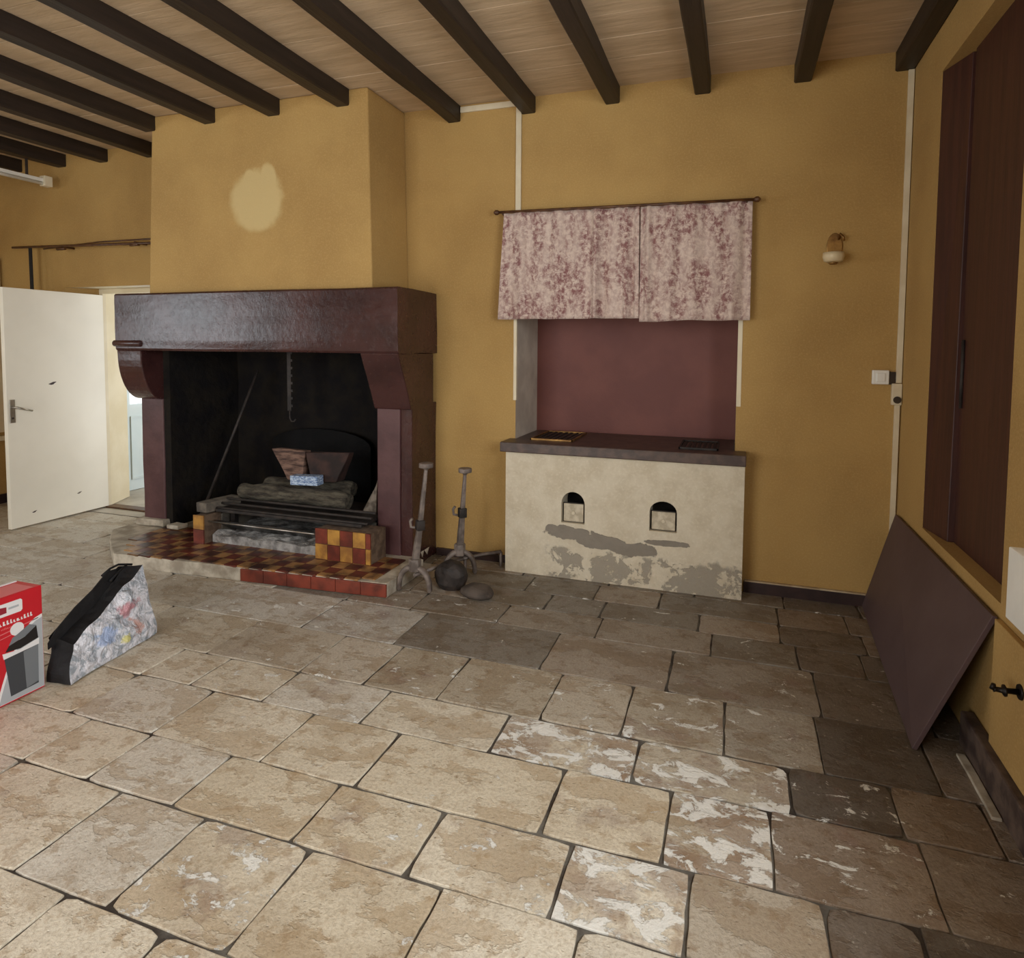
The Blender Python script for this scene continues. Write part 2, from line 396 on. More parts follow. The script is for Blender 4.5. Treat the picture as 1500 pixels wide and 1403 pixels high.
# front wall (behind the camera) with a large unseen glazed opening added for fill light
bm = bm_new(); y0, y1 = YF-0.3, YF
box(bm, XL-.35, -4.9, y0, y1, -.05, H+.05); box(bm, -2.5, .45, y0, y1, -.05, H+.05); box(bm, -4.9, -2.5, y0, y1, 2.7, H+.05); box(bm, -4.9, -2.5, y0, y1, -.05, .3)
struct(build('wall_front', bm, M['ochre']))
def window(name, axis, pos, a0, a1, z0, z1, nv, nh, th=0.05):
    bm = bm_new()
    def bb(u0, u1, za, zb, t=th):
        if axis == 'x': box(bm, pos-t/2, pos+t/2, u0, u1, za, zb)
        else: box(bm, u0, u1, pos-t/2, pos+t/2, za, zb)
    fwid = 0.06
    bb(a0, a0+fwid, z0, z1); bb(a1-fwid, a1, z0, z1); bb(a0+fwid, a1-fwid, z0, z0+fwid); bb(a0+fwid, a1-fwid, z1-fwid, z1)
    for i in range(1, nv): 
        u = a0+(a1-a0)*i/nv; bb(u-.02, u+.02, z0+fwid, z1-fwid, th*.7)
    for i in range(1, nh):
        z = z0+(z1-z0)*i/nh; bb(a0+fwid, a1-fwid, z-.015, z+.015, th*.5)
    o = struct(build(name, bm, M['cream_paint']))
    return o
window('window_1', 'x', XL-0.12, -4.9, -2.6, 1.0, 2.5, 2, 3)
window('window_2', 'y', YF-0.15, -4.9, -2.5, 0.3, 2.7, 3, 2)  # frame of the added front opening, out of view
window('window_3', 'x', 0.20, -4.8, -2.35, 1.0, 2.75, 2, 3)

# ceiling: whitewashed boards running along X
bm = bm_new(); y = YF-.2; i = 0
while y < 0.0:
    wd = 0.235+0.03*random.random(); y2 = min(y+wd, 0.02)
    dz = 0.004*random.random()
    prism(bm, [(y+.001, H+dz+.0012), (y+.002, H+dz), (y2-.002, H+dz), (y2-.001, H+dz+.0012), (y2-.001, H+.03), (y+.001, H+.03)], 'x', XL-.2, .3)
    y = y2+.0035
box(bm, XL-.2, .3, YF-.2, .02, H+.031, H+.09)
struct(build('ceiling', bm, M['ceiling']))

# ------------------------------------------------------------------ FLOOR (flagstones laid in courses along X)
rows = [  # (Y back, Y front, joints X from left to right)
 ((0.0, -.21), [-5.9, -5.2, -4.6, -3.7, -3.0, -2.3, -1.7, -1.15, -.62, -.2]),
 ((-.21, -.47), [-5.6, -4.9, -4.1, -3.4, -2.85, -2.2, -1.75, -1.35, -.665, -.3]),
 ((-.47, -.715), [-6.4, -5.8, -5.2, -4.7, -4.2, -3.6, -2.9, -2.45, -2.0, -1.66, -1.10, -.67, -.25]),
 ((-.715, -.985), [-6.6, -6.1, -5.45, -4.95, -4.3, -3.75, -3.2, -2.75, -2.2, -1.63, -1.024, -.60, -.3]),
 ((-.985, -1.41), [-6.9, -6.3, -5.6, -5.1, -4.55, -3.995, -3.208, -2.62, -1.814, -1.205, -.545, -.12]),
 ((-1.41, -1.815), [-6.7, -6.15, -5.6, -5.2, -4.6, -4.1, -3.467, -2.90, -2.548, -2.168, -1.69, -1.345, -.944, -.584, -.2]),
 ((-1.815, -2.085), [-6.6, -6.0, -5.4, -4.9, -4.4, -3.93, -3.597, -3.30, -2.89, -2.392, -1.812, -1.26, -.712, -.378, -.1]),
 ((-2.085, -2.425), [-6.9, -6.3, -5.7, -5.1, -4.6, -4.1, -3.595, -3.142, -2.607, -2.19, -1.50, -1.113, -.788, -.345]),
 ((-2.425, -2.71), [-6.7, -6.1, -5.5, -5.0, -4.5, -3.95, -3.458, -3.125, -2.725, -2.24, -1.83, -1.388, -1.022, -.663, -.424, -.1]),
 ((-2.71, -3.075), [-6.8, -6.2, -5.6, -5.0, -4.4, -3.9, -3.45, -2.943, -2.567, -2.152, -1.703, -1.296, -.86, -.45]),
 ((-3.075, -3.45), [-6.6, -6.1, -5.4, -4.9, -4.3, -3.7, -3.2, -2.71, -2.341, -1.98, -1.5, -1.1, -.7, -.3]),
]
y = -3.45
while y > YF:
    y2 = max(y-random.uniform(.3, .38), YF); xs = []; x = XL+random.uniform(.3, .6)
    while x < -.25: xs.append(x); x += random.uniform(.38, .66)
    rows.append(((y, y2), xs)); y = y2
def rowy(y, x):       # courses creep slightly forward toward the right wall
    t = max(0.0, min(1.0, (x+2.0)/1.6)); k = max(0, 1-abs(y+2.2)/1.3)
    return y+0.042*t*k
limev = {}  # (row, stone) -> lime amount
for r, c, v in ((6, 11, 1.0), (6, 12, .85), (6, 13, .35), (7, 10, .1), (7, 11, .3), (7, 12, 1.0), (7, 13, .5), (8, 12, .95), (8, 11, .25), (9, 9, .6),
                (5, 12, .55), (5, 11, .3), (5, 10, .25), (5, 13, .3), (8, 10, .2), (7, 10, .1), (4, 10, .15), (3, 7, .3), (3, 8, .25), (4, 6, .3), (4, 7, .3), (5, 8, .35), (5, 9, .4), (6, 8, .35), (6, 9, .3), (10, 9, .3)):
    limev[(r, c)] = v
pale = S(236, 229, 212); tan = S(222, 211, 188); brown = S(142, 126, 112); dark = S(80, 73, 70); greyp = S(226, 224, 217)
bm = bm_new(); tint = bm.loops.layers.float_color.new('tint'); limel = bm.loops.layers.float_color.new('lime')
def lerp(a, b, t): return tuple(a[i]*(1-t)+b[i]*t for i in range(3))
def stone(x0, x1, yb, yf, col, lime, idx):
    g = random.uniform(.0022, .0068); pts = []
    def edge(a, b, n):
        for i in range(n): pts.append((a[0]+(b[0]-a[0])*i/n, a[1]+(b[1]-a[1])*i/n))
    nx = max(4, int((x1-x0)/.045)); ny = max(3, int(abs(yb-yf)/.045))
    c = [(x0, rowy(yf, x0)), (x1, rowy(yf, x1)), (x1, rowy(yb, x1)), (x0, rowy(yb, x0))]
    edge(c[0], c[1], nx); edge(c[1], c[2], ny); edge(c[2], c[3], nx); edge(c[3], c[0], ny)
    cx, cy = (x0+x1)/2, (c[0][1]+c[3][1])/2; hx, hy = (x1-x0)/2, (c[3][1]-c[0][1])/2
    rc = random.uniform(.004, .016) if random.random() < .75 else random.uniform(.02, .04)
    def inset(p, d, k):
        x, y_ = p[0]-cx, p[1]-cy
        nv = noise.noise_vector(Vector((p[0]*9+idx, p[1]*9, idx*.37)))*.005 + noise.noise_vector(Vector((p[0]*31+idx, p[1]*31, idx*.37)))*.0025
        ax, ay = max(-hx+d, min(hx-d, x)), max(-hy+d, min(hy-d, y_))
        ex, ey = abs(ax)-(hx-d-rc), abs(ay)-(hy-d-rc)          # rounded corners
        if ex > 0 and ey > 0:
            l = math.hypot(ex, ey)
            if l > rc: ax = math.copysign(hx-d-rc+ex*rc/l, ax); ay = math.copysign(hy-d-rc+ey*rc/l, ay)
        return (cx+ax+nv.x, cy+ay+nv.y)
    top = random.uniform(-.0025, .0015); tilt = random.uniform(-.004, .004)
    rings = []
    for d, z in ((g, -.022), (g+.0004, -.003), (g+.0012, -.0006), (g+.003, 0)):
        rings.append([bm.verts.new((*inset(p, d, 0), z+(top if z > -.02 else 0))) for p in pts])
    fs = []
    for a, b in zip(rings, rings[1:]):
        for j in range(len(a)): 
            f = bm.faces.new((a[j], a[(j+1) % len(a)], b[(j+1) % len(a)], b[j])); f.smooth = True; fs.append(f)
    fs.append(bm.faces.new(rings[-1]))
    for f in fs:
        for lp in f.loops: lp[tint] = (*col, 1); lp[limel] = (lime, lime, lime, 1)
idx = 0
for ri, ((yb, yf), xs) in enumerate(rows):
    xs = [XL]+xs+[0.0]
    for ci in range(len(xs)-1):
        x0, x1 = xs[ci], xs[ci+1]; cx = (x0+x1)/2; cy = (yb+yf)/2; idx += 1
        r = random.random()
        # front stones scrubbed pale, those by the back and right walls never cleaned: brown wax and dirt, plus light falloff painted in toward the right
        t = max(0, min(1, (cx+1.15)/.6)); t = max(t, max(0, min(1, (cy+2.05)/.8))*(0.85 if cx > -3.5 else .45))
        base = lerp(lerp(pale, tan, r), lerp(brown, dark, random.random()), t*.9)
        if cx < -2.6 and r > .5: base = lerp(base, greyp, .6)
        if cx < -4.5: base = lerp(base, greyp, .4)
        lv = limev.get((ri, ci), 0.0 if random.random() < .8 else .12)
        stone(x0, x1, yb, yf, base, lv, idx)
nst = len(bm.faces)
vs = box(bm, XL-.05, .1, YF-.05, 0.02, -.06, -.008, 1)
for f in bm.faces:
    if f.material_index == 1:
        for lp in f.loops: lp[tint] = (*S(104, 94, 84), 1)
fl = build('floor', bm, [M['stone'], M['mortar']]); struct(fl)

# skirtings
bm = bm_new(); box(bm, -3.05, -2.45, -.022, 0, -.005, .052); box(bm, -.855, 0, -.022, 0, -.005, .072); struct(build('baseboard_back', bm, M['skirting'], bevel=.003))
bm = bm_new(); box(bm, -.85, -.02, -.026, 0, .0725, .082); struct(build('trim_1', bm, M['edge'], bevel=.002))
bm = bm_new(); box(bm, -.05, 0, -3.9, -1.40, -.005, .135); struct(build('baseboard_right', bm, plain('worn_grey_brown_skirting', S(96, 80, 70), S(60, 46, 42), 14, .7, .5, 40), bevel=.008))
bm = bm_new(); box(bm, -.085, -.055, -1.86, -1.50, -.004, .010); struct(build('trim_2', bm, M['limestone'], bevel=.004, subdiv=4, jitter=.006))
bm = bm_new(); box(bm, XL, XL+.02, -6.4, 0, -.005, .09); box(bm, XL+.02, -6.9, -.02, 0, -.005, .09); struct(build('baseboard_left', bm, M['skirting'], bevel=.003))
# plaster corner beads of the niche
bm = bm_new(); box(bm, -2.448, -2.425, -.004, .02, 1.19, 1.95); box(bm, -.93, -.902, -.004, .02, 1.20, 1.95); struct(build('trim_3', bm, M['cream_paint'], bevel=.002))

# passage beyond the doorway
bm = bm_new(); box(bm, -8.2, -4.4, 0.02, 3.6, -.06, -.004); struct(build('floor_passage', bm, M['passage_floor']))
bm = bm_new()
prism(bm, [(-6.68, .225), (-6.84, WT), (-6.95, WT), (-6.95, .225)], 'z', 0, 2.09)
struct(build('trim_4', bm, M['cream_paint']))
bm = bm_new(); box(bm, -7.2, -7.1, WT, 3.6, 0, 2.7); box(bm, -7.2, -4.5, 3.5, 3.6, 0, 2.7); box(bm, -5.0, -4.9, WT, .95, 0, 2.7); box(bm, -5.0, -4.9, 2.55, 3.5, 0, 2.7); box(bm, -5.0, -4.9, .95, 2.55, 0, .35); box(bm, -5.0, -4.9, .95, 2.55, 2.35, 2.7)
struct(build('wall_passage', bm, M['cream_paint']))
bm = bm_new(); box(bm, -7.3, -4.4, WT, 3.6, 2.6, 2.7); struct(build('ceiling_passage', bm, M['cream_paint']))
bm = bm_new(); box(bm, -6.66, -5.75, .16, .26, -.003, .012); struct(build('trim_5', bm, M['rod'], bevel=.004))
# panelled pale door in the passage
bm = bm_new(); d2x = -7.1
box(bm, d2x, d2x+.04, .70, 1.62, 0.0, 2.1)
d2 = struct(build('door_2', bm, M['pale_blue'], bevel=.003))
for a, b, z0, z1 in ((.78, 1.12, .12, .80), (1.20, 1.54, .12, .80)):
    bm = bm_new(); t = .018
    for q in ((a, b, z0, z0+t), (a, b, z1-t, z1), (a, a+t, z0+t, z1-t), (b-t, b, z0+t, z1-t)): box(bm, d2x+.04, d2x+.055, *q)
    o = build('panel_moulding', bm, M['pale_blue'], d2)
bm = bm_new(); box(bm, d2x+.04, d2x+.05, .78, 1.54, .93, 1.95)
build('pane', bm, M['pane'], d2)

# doorway frame in the opening
bm = bm_new(); box(bm, -6.70, -6.655, .19, .225, 0, 2.09); box(bm, -6.655, -5.75, .19, .225, 2.045, 2.09)
struct(build('door_1', bm, M['cream_paint'], bevel=.003))
bm = bm_new(); prism(bm, [(-6.88, 0.0), (-6.70, .19), (-6.70, .225), (-6.88, .225)], 'z', 0, 2.09)
struct(build('trim_6', bm, M['ochre']))
# open door leaf
leaf = thing('door_leaf', (-6.645, .18, 0), 'tall flat off-white door standing open at the left of the fireplace', 'door')
bm = bm_new(); box(bm, -6.685, -6.645, -.69, .185, .012, 2.03); build('panel', bm, M['white_door'], leaf, bevel=.003)
bm = bm_new(); box(bm, -6.645, -6.638, -.672, -.628, .905, 1.10); ho = build('handle_plate', bm, M['steel'], leaf, bevel=.003)
ho['label'] = 'brushed metal handle plate'
bm = bm_new(); tube(bm, [(-6.64, -.65, 1.035), (-6.60, -.65, 1.035), (-6.585, -.645, 1.035), (-6.582, -.60, 1.02), (-6.582, -.53, 1.0)], [.010, .010, .010, .009, .008], 10)
build('lever', bm, M['steel'], ho)
bm = bm_new(); tube(bm, [(-6.639, -.65, .945), (-6.634, -.65, .945)], .008, 10); build('keyhole', bm, M['plug_dark'], ho)
def mark(x, y, z, s):
    bm = bm_new(); n = 9
    pts = [(y+s*math.cos(a)*(1+.4*math.sin(3*a)), z+s*.35*math.sin(a)+s*.3*math.cos(a)) for a in [2*math.pi*i/n for i in range(n)]]
    prism(bm, pts, 'x', x, x+.0012); return bm
build('scuff_mark', mark(-6.645, -.31, 1.22, .03), M['skirting'], leaf)
build('scuff_mark', mark(-6.645, -.50, .12, .018), M['skirting'], leaf)
build('scuff_mark', mark(-6.645, -.10, .20, .02), M['concrete'], leaf)

# pale inner shutter of the left wall beside the corner
bm = bm_new(); box(bm, XL, XL+.04, -1.1, -.03, .70, 2.38); box(bm, XL, XL+.06, -1.15, -.02, .62, .665)
struct(build('window_4', bm, M['white_pvc'], bevel=.004))

# ------------------------------------------------------------------ BEAMS
bx = [(-.10, 0.0), (-.645, -.546), (-1.234, -1.135), (-1.812, -1.715), (-2.399, -2.30), (-2.967, -2.868), (-3.562, -3.46), (-4.128, -4.025), (-4.70, -4.597),
      (-5.275, -5.172), (-5.845, -5.742), (-6.40, -6.298), (-6.925, -6.818), (-7.50, -7.39)]
where = ['thick dark ceiling beam running along the right wall', 'second dark ceiling beam from the right wall', 'third dark ceiling beam from the right wall',
         'fourth dark ceiling beam from the right wall, above the valance', 'dark ceiling beam ending right above the vertical cable trunk over the valance',
         'dark ceiling beam ending on the back wall just right of the hood', 'dark ceiling beam meeting the hood at its right corner', 'dark ceiling beam meeting the middle of the hood',
         'dark ceiling beam meeting the hood left of its middle', 'dark ceiling beam meeting the left edge of the hood', 'dark ceiling beam running behind the left edge of the hood',
         'dark ceiling beam whose end shows on the back wall left of the hood', 'dark ceiling beam above the white tube lamp', 'leftmost dark ceiling beam, closest to the left wall']
for i, (a, b) in enumerate(bx):
    ye = -.507 if 6 <= i <= 9 else 0.0
    bm = bm_new(); n = 40; hb = 3.19
    prev = None
    for j in range(n+1):
        y_ = ye+(YF-ye)*j/n
        q = noise.noise_vector(Vector((i*5.1, y_*1.6, 0)))*.006
        e = noise.noise_vector(Vector((i*5.1, y_*6, 4)))*.004
        c = .008
        ring = [(a+q.x, H), (a+q.x, hb+c+q.y), (a+c+q.x+e.x, hb+q.y), (b-c+q.x, hb+q.y+e.y), (b+(q.x if i else 0), hb+c+q.y), (b+(q.x if i else 0), H)]
        ring = [bm.verts.new((x, y_, z)) for x, z in ring]
        if prev:
            for k in range(6): bm.faces.new((prev[k], prev[(k+1) % 6], ring[(k+1) % 6], ring[k]))
        else: bm.faces.new(ring)
        prev = ring
    bm.faces.new(prev[::-1])
    tag(build('ceiling_beam', bm, M['beam']), where[i], 'beam', 'dark ceiling beams')

# ------------------------------------------------------------------ FIREPLACE
FX0, FX1, FY = -5.55, -3.054, -.584
fp = thing('fireplace', (-4.3, -.3, 0), 'large maroon stone fireplace with ochre hood and checkered tile hearth', 'fireplace')
# hood
bm = bm_new()
hexa(bm, [(-5.278, -.507, 1.955), (-3.291, -.507, 1.955), (-3.291, 0, 1.955), (-5.278, 0, 1.955)],
         [(-5.208, -.507, H), (-3.319, -.507, H), (-3.319, 0, H), (-5.208, 0, H)])
o = build('hood', bm, M['hood'], fp, bevel=.012, seg=3); o['label'] = 'tall ochre plaster hood rising to the ceiling with a pale patch'
# lintel with rounded lower front edge
bm = bm_new()
prism(bm, [(FY, 1.60), (FY, 1.95), (FY+.012, 1.962), (0, 1.962), (0, 1.52), (FY+.18, 1.52), (FY+.014, 1.52), (FY+.004, 1.535)], 'x', FX0, FX1)
build('lintel', bm, M['maroon'], fp, bevel=.008, subdiv=5, jitter=.006)
def corbel(x0, x1, rnd=True):
    pts = []
    for i in range(13):
        a = i/12*math.pi/2
        pts.append((-.385-.19*math.cos(a), 1.49-.36*math.sin(a)))
    if not rnd: pts = [(-.54, 1.44), (-.50, 1.36), (-.45, 1.25), (-.40, 1.13)]
    pts = [(-.578, 1.522)]+pts+[(-.05, 1.13), (-.05, 1.52)]
    bm = bm_new(); prism(bm, pts, 'x', x0, x1); return bm
build('corbel', corbel(FX0+.004, -5.30), M['maroon'], fp, bevel=.008)
build('corbel', corbel(-3.345, FX1-.002, False), M['maroon'], fp, bevel=.008)
bm = bm_new(); pts = []
for i in range(12):
    a = i/12*2*math.pi; pts.append((FY+.005+.026*math.cos(a), 1.575+.026*math.sin(a)))
prism(bm, pts, 'x', FX0-.012, -5.285)
for f in bm.faces: f.smooth = True
build('moulding', bm, M['maroon'], fp, bevel=.004)
# jambs
bm = bm_new(); box(bm, -5.53, -5.30, -.385, -.06, .08, 1.14); build('jamb', bm, M['jamb_paint'], fp, bevel=.01, subdiv=3, jitter=.004)
bm = bm_new(); box(bm, -3.335, -3.15, -.385, -.06, .08, 1.14); build('jamb', bm, M['jamb_paint'], fp, bevel=.01, subdiv=3, jitter=.004)
bm = bm_new(); box(bm, -3.15, FX1-.006, -.375, 0, 0, 1.16); build('side_wall', bm, M['maroon'], fp, bevel=.008, subdiv=4, jitter=.006)
bm = bm_new(); box(bm, -5.302, -5.235, -.375, .36, .09, 1.53); box(bm, -5.53, -5.302, -.06, -.001, .0, 1.16); build('side_wall', bm, M['black'], fp)
bm = bm_new(); box(bm, -5.57, -5.27, -.43, -.30, .095, .15); box(bm, -5.20, -5.08, -.46, -.36, .095, .13)
build('rubble', bm, M['limestone'], fp, bevel=.015, subdiv=3, jitter=.014)
# hearth slab
hp = [(-5.075, -1.03), (-2.965, -.885), (-2.965, -.39), (-3.06, -.39), (-3.06, .34), (-5.24, .34), (-5.24, -.02), (-5.62, -.02), (-5.62, -.60), (-5.40, -.80)]
bm = bm_new(); prism(bm, hp, 'z', 0, .092); hearth = build('hearth', bm, M['limestone'], fp, bevel=.006)
def front_y(x): return -1.03+(x+5.075)/(2.11)*.145
bm = bm_new()
for i in range(6):           # red tile kerb on the right part of the front
    x0 = -4.02+i*.1765; x1 = x0+.1735
    if i in (0, 5): pass
    hexa(bm, [(x0, front_y(x0)-.012, .006), (x1, front_y(x1)-.012, .006), (x1, front_y(x1)+.004, .006), (x0, front_y(x0)+.004, .006)],
             [(x0, front_y(x0)-.012, .088), (x1, front_y(x1)-.012, .088), (x1, front_y(x1)+.004, .088), (x0, front_y(x0)+.004, .088)])
build('tile_kerb', bm, M['red_tile'], hearth, bevel=.003)
# checkered hearth tiles
bm = bm_new(); ts = .1
def tile(b, mi): box(bm, *b, mi)
yk = -1.0
nx = 0
for i in range(23):
    for j in range(7):
        x0 = -5.26+i*ts; y0 = -.36-ts*(j+1)+.0
        x1, y1 = x0+ts-.004, y0+ts-.004
        if x1 > -2.97: continue
        if y0 < front_y(x0)+.008:
            y0 = front_y(x0)+.006
            if y0 > y1-.03: continue
        if x0 < -5.0-(y0+1.03)*1.1: continue
        if x0 > -3.36 and y1 > -.38: continue
        tile((x0, x1, y0, y1, .088, .1 + random.uniform(-.001, .001)), (i+j) % 2)
build('hearth_tiles', bm, [plain('worn_red_tile', S(108, 50, 38), S(58, 34, 28), 8, .4, .2, 50), plain('worn_ochre_tile', S(168, 126, 78), S(84, 60, 42), 8, .4, .2, 50)], hearth)
# tiled low fire walls on the hearth
def tilewall(x0, x1, y0, y1, z1, cols, first, name='fire_wall', c0=None):
    bm = bm_new(); box(bm, x0+.008, x1-.004, y0+.008, y1, .09, z1-.006, 2)
    n = cols; tw = .1
    for i in range(n):
        a = x0+i*tw; b = min(a+tw-.004, x1)
        for j in range(2):
            z0 = .1+j*((z1-.1)/2); box(bm, a, b, y0, y0+.01, z0+.002, z0+(z1-.1)/2-.002, (i+j+first) % 2)
    return build(name, bm, [M['red_tile'], M['ochre_tile'], M['grout']], fp)
tilewall(-3.66, -3.225, -.655, -.45, .315, 5, 1)
tilewall(-4.715, -4.62, -.675, -.50, .315, 1, 0)
# side tiles
bm = bm_new(); box(bm, -4.66, -4.62, -.50, .30, .09, .29); build('fire_wall', bm, M['concrete'], fp, bevel=.01)
bm = bm_new(); box(bm, -3.40, -3.36, -.45, .30, .09, .30); build('fire_wall', bm, M['concrete'], fp, bevel=.01)

# things in the fire
bm = bm_new(); box(bm, -4.61, -3.67, -.60, .25, .0985, .118)
for v in bm.verts:
    pass
bmesh.ops.subdivide_edges(bm, edges=bm.edges[:], cuts=14, use_grid_fill=True)
for v in bm.verts:
    if v.co.z > .11: v.co.z += .03+.05*abs(noise.noise(v.co*7))+ .02*noise.noise(v.co*20)
o = build('ash_heap', bm, M['ash']); tag(o, 'pale grey heap of cold ash in the open middle of the hearth', 'ash'); o['kind'] = 'stuff'
gr = thing('fire_grate', (-4.1, -.3, .1), 'dark iron fire grate tray carrying the charred log', 'grate')
bm = bm_new(); box(bm, -4.60, -3.34, -.58, -.02, .325, .345); build('tray', bm, M['rust_iron'], gr, bevel=.003)
bm = bm_new(); tube(bm, [(-4.68, -.625, .262), (-4.2, -.62, .258), (-3.68, -.615, .256)], .006, 8); build('front_bar', bm, M['steel'], gr)
for z in (.35, .375, .40):
    bm = bm_new(); tube(bm, [(-4.60, -.56+(z-.35)*2, z), (-3.30, -.56+(z-.35)*2, z)], .010, 8); build('bar', bm, M['rust_iron'], gr)
for x in (-4.57, -3.45):
    bm = bm_new(); box(bm, x-.02, x+.02, -.44, -.40, .12, .325); build('leg', bm, M['rust_iron'], gr)
    bm = bm_new(); box(bm, x-.02, x+.02, -.12, -.08, .12, .325); build('leg', bm, M['rust_iron'], gr)
bm = bm_new(); hexa(bm, [(-4.60, -.60, .265), (-3.68, -.60, .265), (-3.68, -.585, .265), (-4.60, -.585, .265)], [(-4.60, -.40, .135), (-3.68, -.40, .135), (-3.68, -.385, .135), (-4.60, -.385, .135)])
o = build('ash_shield', bm, plain('smoky_glass_iron', S(52, 50, 50), S(90, 86, 82), 6, .25, .1), gr)
# log
def rough_log(name, a, b, r0, r1, mat, seed, parent=None):
    bm = bm_new(); n = 26; path = []; rad = []
    a, b = Vector(a), Vector(b)
    for i in range(n+1):
        t = i/n; p = a.lerp(b, t)+noise.noise_vector(Vector((t*3+seed, seed, 0)))*.012
        path.append(p); rad.append((r0+(r1-r0)*t)*(1+.12*noise.noise(Vector((t*6, seed, 3)))) * (0.85 if i in (0, n) else 1))
    tube(bm, path, rad, 18)
    for v in bm.verts: v.co += noise.noise_vector(v.co*22)*.008+noise.noise_vector(v.co*7)*.012
    return build(name, bm, mat, parent)
tag(rough_log('fire_log', (-4.56, -.36, .445), (-3.60, -.34, .430), .062, .068, M['log'], 3.1), 'long grey charred log lying across the front of the fire grate', 'log')
tag(rough_log('fire_log', (-4.50, -.14, .455), (-3.72, -.10, .455), .065, .06, M['log'], 8.4), 'burnt log lying behind the long front log in the grate', 'log')
# split wood wedges
bm = bm_new(); hexa(bm, [(-4.20, -.27, .545), (-4.06, -.27, .54), (-4.06, -.15, .54), (-4.20, -.15, .545)], [(-4.36, -.25, .765), (-4.05, -.24, .765), (-4.05, -.17, .76), (-4.33, -.17, .76)])
tag(build('split_log', bm, M['split_wood'], bevel=.006, subdiv=3, jitter=.012), 'pale pinkish split log standing on the left of the blue packet in the fire', 'log')
bm = bm_new(); hexa(bm, [(-3.98, -.27, .54), (-3.76, -.27, .54), (-3.76, -.15, .54), (-3.98, -.15, .54)], [(-4.04, -.25, .75), (-3.66, -.24, .775), (-3.66, -.17, .77), (-4.04, -.17, .75)])
tag(build('split_log', bm, plain('scorched_split_wood', S(62, 40, 34), S(34, 22, 20), 9, .8, .4, 30), bevel=.006, subdiv=3, jitter=.012), 'scorched brown split log standing on the right in the fire', 'log')
pk = thing('paper_packet', (-3.99, -.40, .50), 'small blue and white packet lying on the charred logs', 'packet')
bm = bm_new(); box(bm, -4.10, -3.86, -.36, -.28, .515, .585)
for v in bm.verts: v.co = Matrix.Rotation(-.04, 3, 'Y') @ (v.co-Vector((-3.98, -.3, .55)))+Vector((-3.98, -.3, .56))
build('carton', bm, M['packet'], pk, bevel=.003)
# fireback plate
bm = bm_new(); pts = [(-4.80, .118), (-4.80, .62)]+[(-4.30-.5*math.cos(a)*1.0, .72+.14*math.sin(a)) for a in [math.pi*i/12 for i in range(13)]]+[(-3.80, .62), (-3.80, .118)]
prism(bm, pts, 'y', .28, .305); tag(build('fireback', bm, plain('cast_iron_plate', S(18, 17, 18), S(11, 11, 12), 8, .7, .6, 22, metal=0, bd=.01, spec=.15), bevel=.004), 'dark arched cast iron fireback plate standing against the rear of the firebox', 'fireback')
# concrete blocks
bm = bm_new(); hexa(bm, [(-4.74, -.62, .300), (-4.64, -.63, .300), (-4.56, -.36, .300), (-4.66, -.35, .300)], [(-4.74, -.62, .375), (-4.64, -.63, .375), (-4.56, -.36, .385), (-4.66, -.35, .385)])
for v in bm.verts: v.co.z += .018
tag(build('concrete_block', bm, M['concrete'], bevel=.006, subdiv=2, jitter=.004), 'small grey concrete block lying on the left tiled stub of the hearth', 'block')
# poker
bm = bm_new(); tube(bm, [(-5.13, -.22, .10), (-4.90, -.05, .85), (-4.78, .10, 1.36)], [.014, .012, .012], 8)
tag(build('iron_poker', bm, M['rust_iron']), 'long iron poker leaning against the left rear of the firebox', 'poker')
# pot hanger
ph = thing('pot_hanger', (-4.30, -.1, 1.0), 'black iron pot hanger hanging in the middle of the firebox', 'pot hanger')
bm = bm_new(); box(bm, -4.32, -4.285, -.104, -.096, 1.05, 1.60)
for i in range(8): box(bm, -4.285, -4.27, -.104, -.096, 1.08+i*.06, 1.10+i*.06)
build('ratchet_bar', bm, M['rust_iron'], ph, bevel=.001)
bm = bm_new(); tube(bm, [(-4.30, -.1, 1.06), (-4.30, -.1, .99), (-4.285, -.1, .965), (-4.26, -.1, .965), (-4.245, -.1, .985)], .006, 8); build('hook', bm, M['rust_iron'], ph)
for q, (dx, s) in enumerate(((0, 1),)):
    bm = bm_new(); hexa(bm, [(-3.52, -.30, .30+.05), (-3.40, -.30, .35), (-3.40, -.12, .35), (-3.52, -.12, .35)], [(-3.44, -.24, .52), (-3.385, -.30, .60), (-3.385, -.28, .60), (-3.44, -.22, .52)])
    tag(build('paper_scrap', bm, M['paper'], bevel=.002, subdiv=3, jitter=.012), 'crumpled pale paper stuffed by the right jamb inside the fireplace', 'paper')

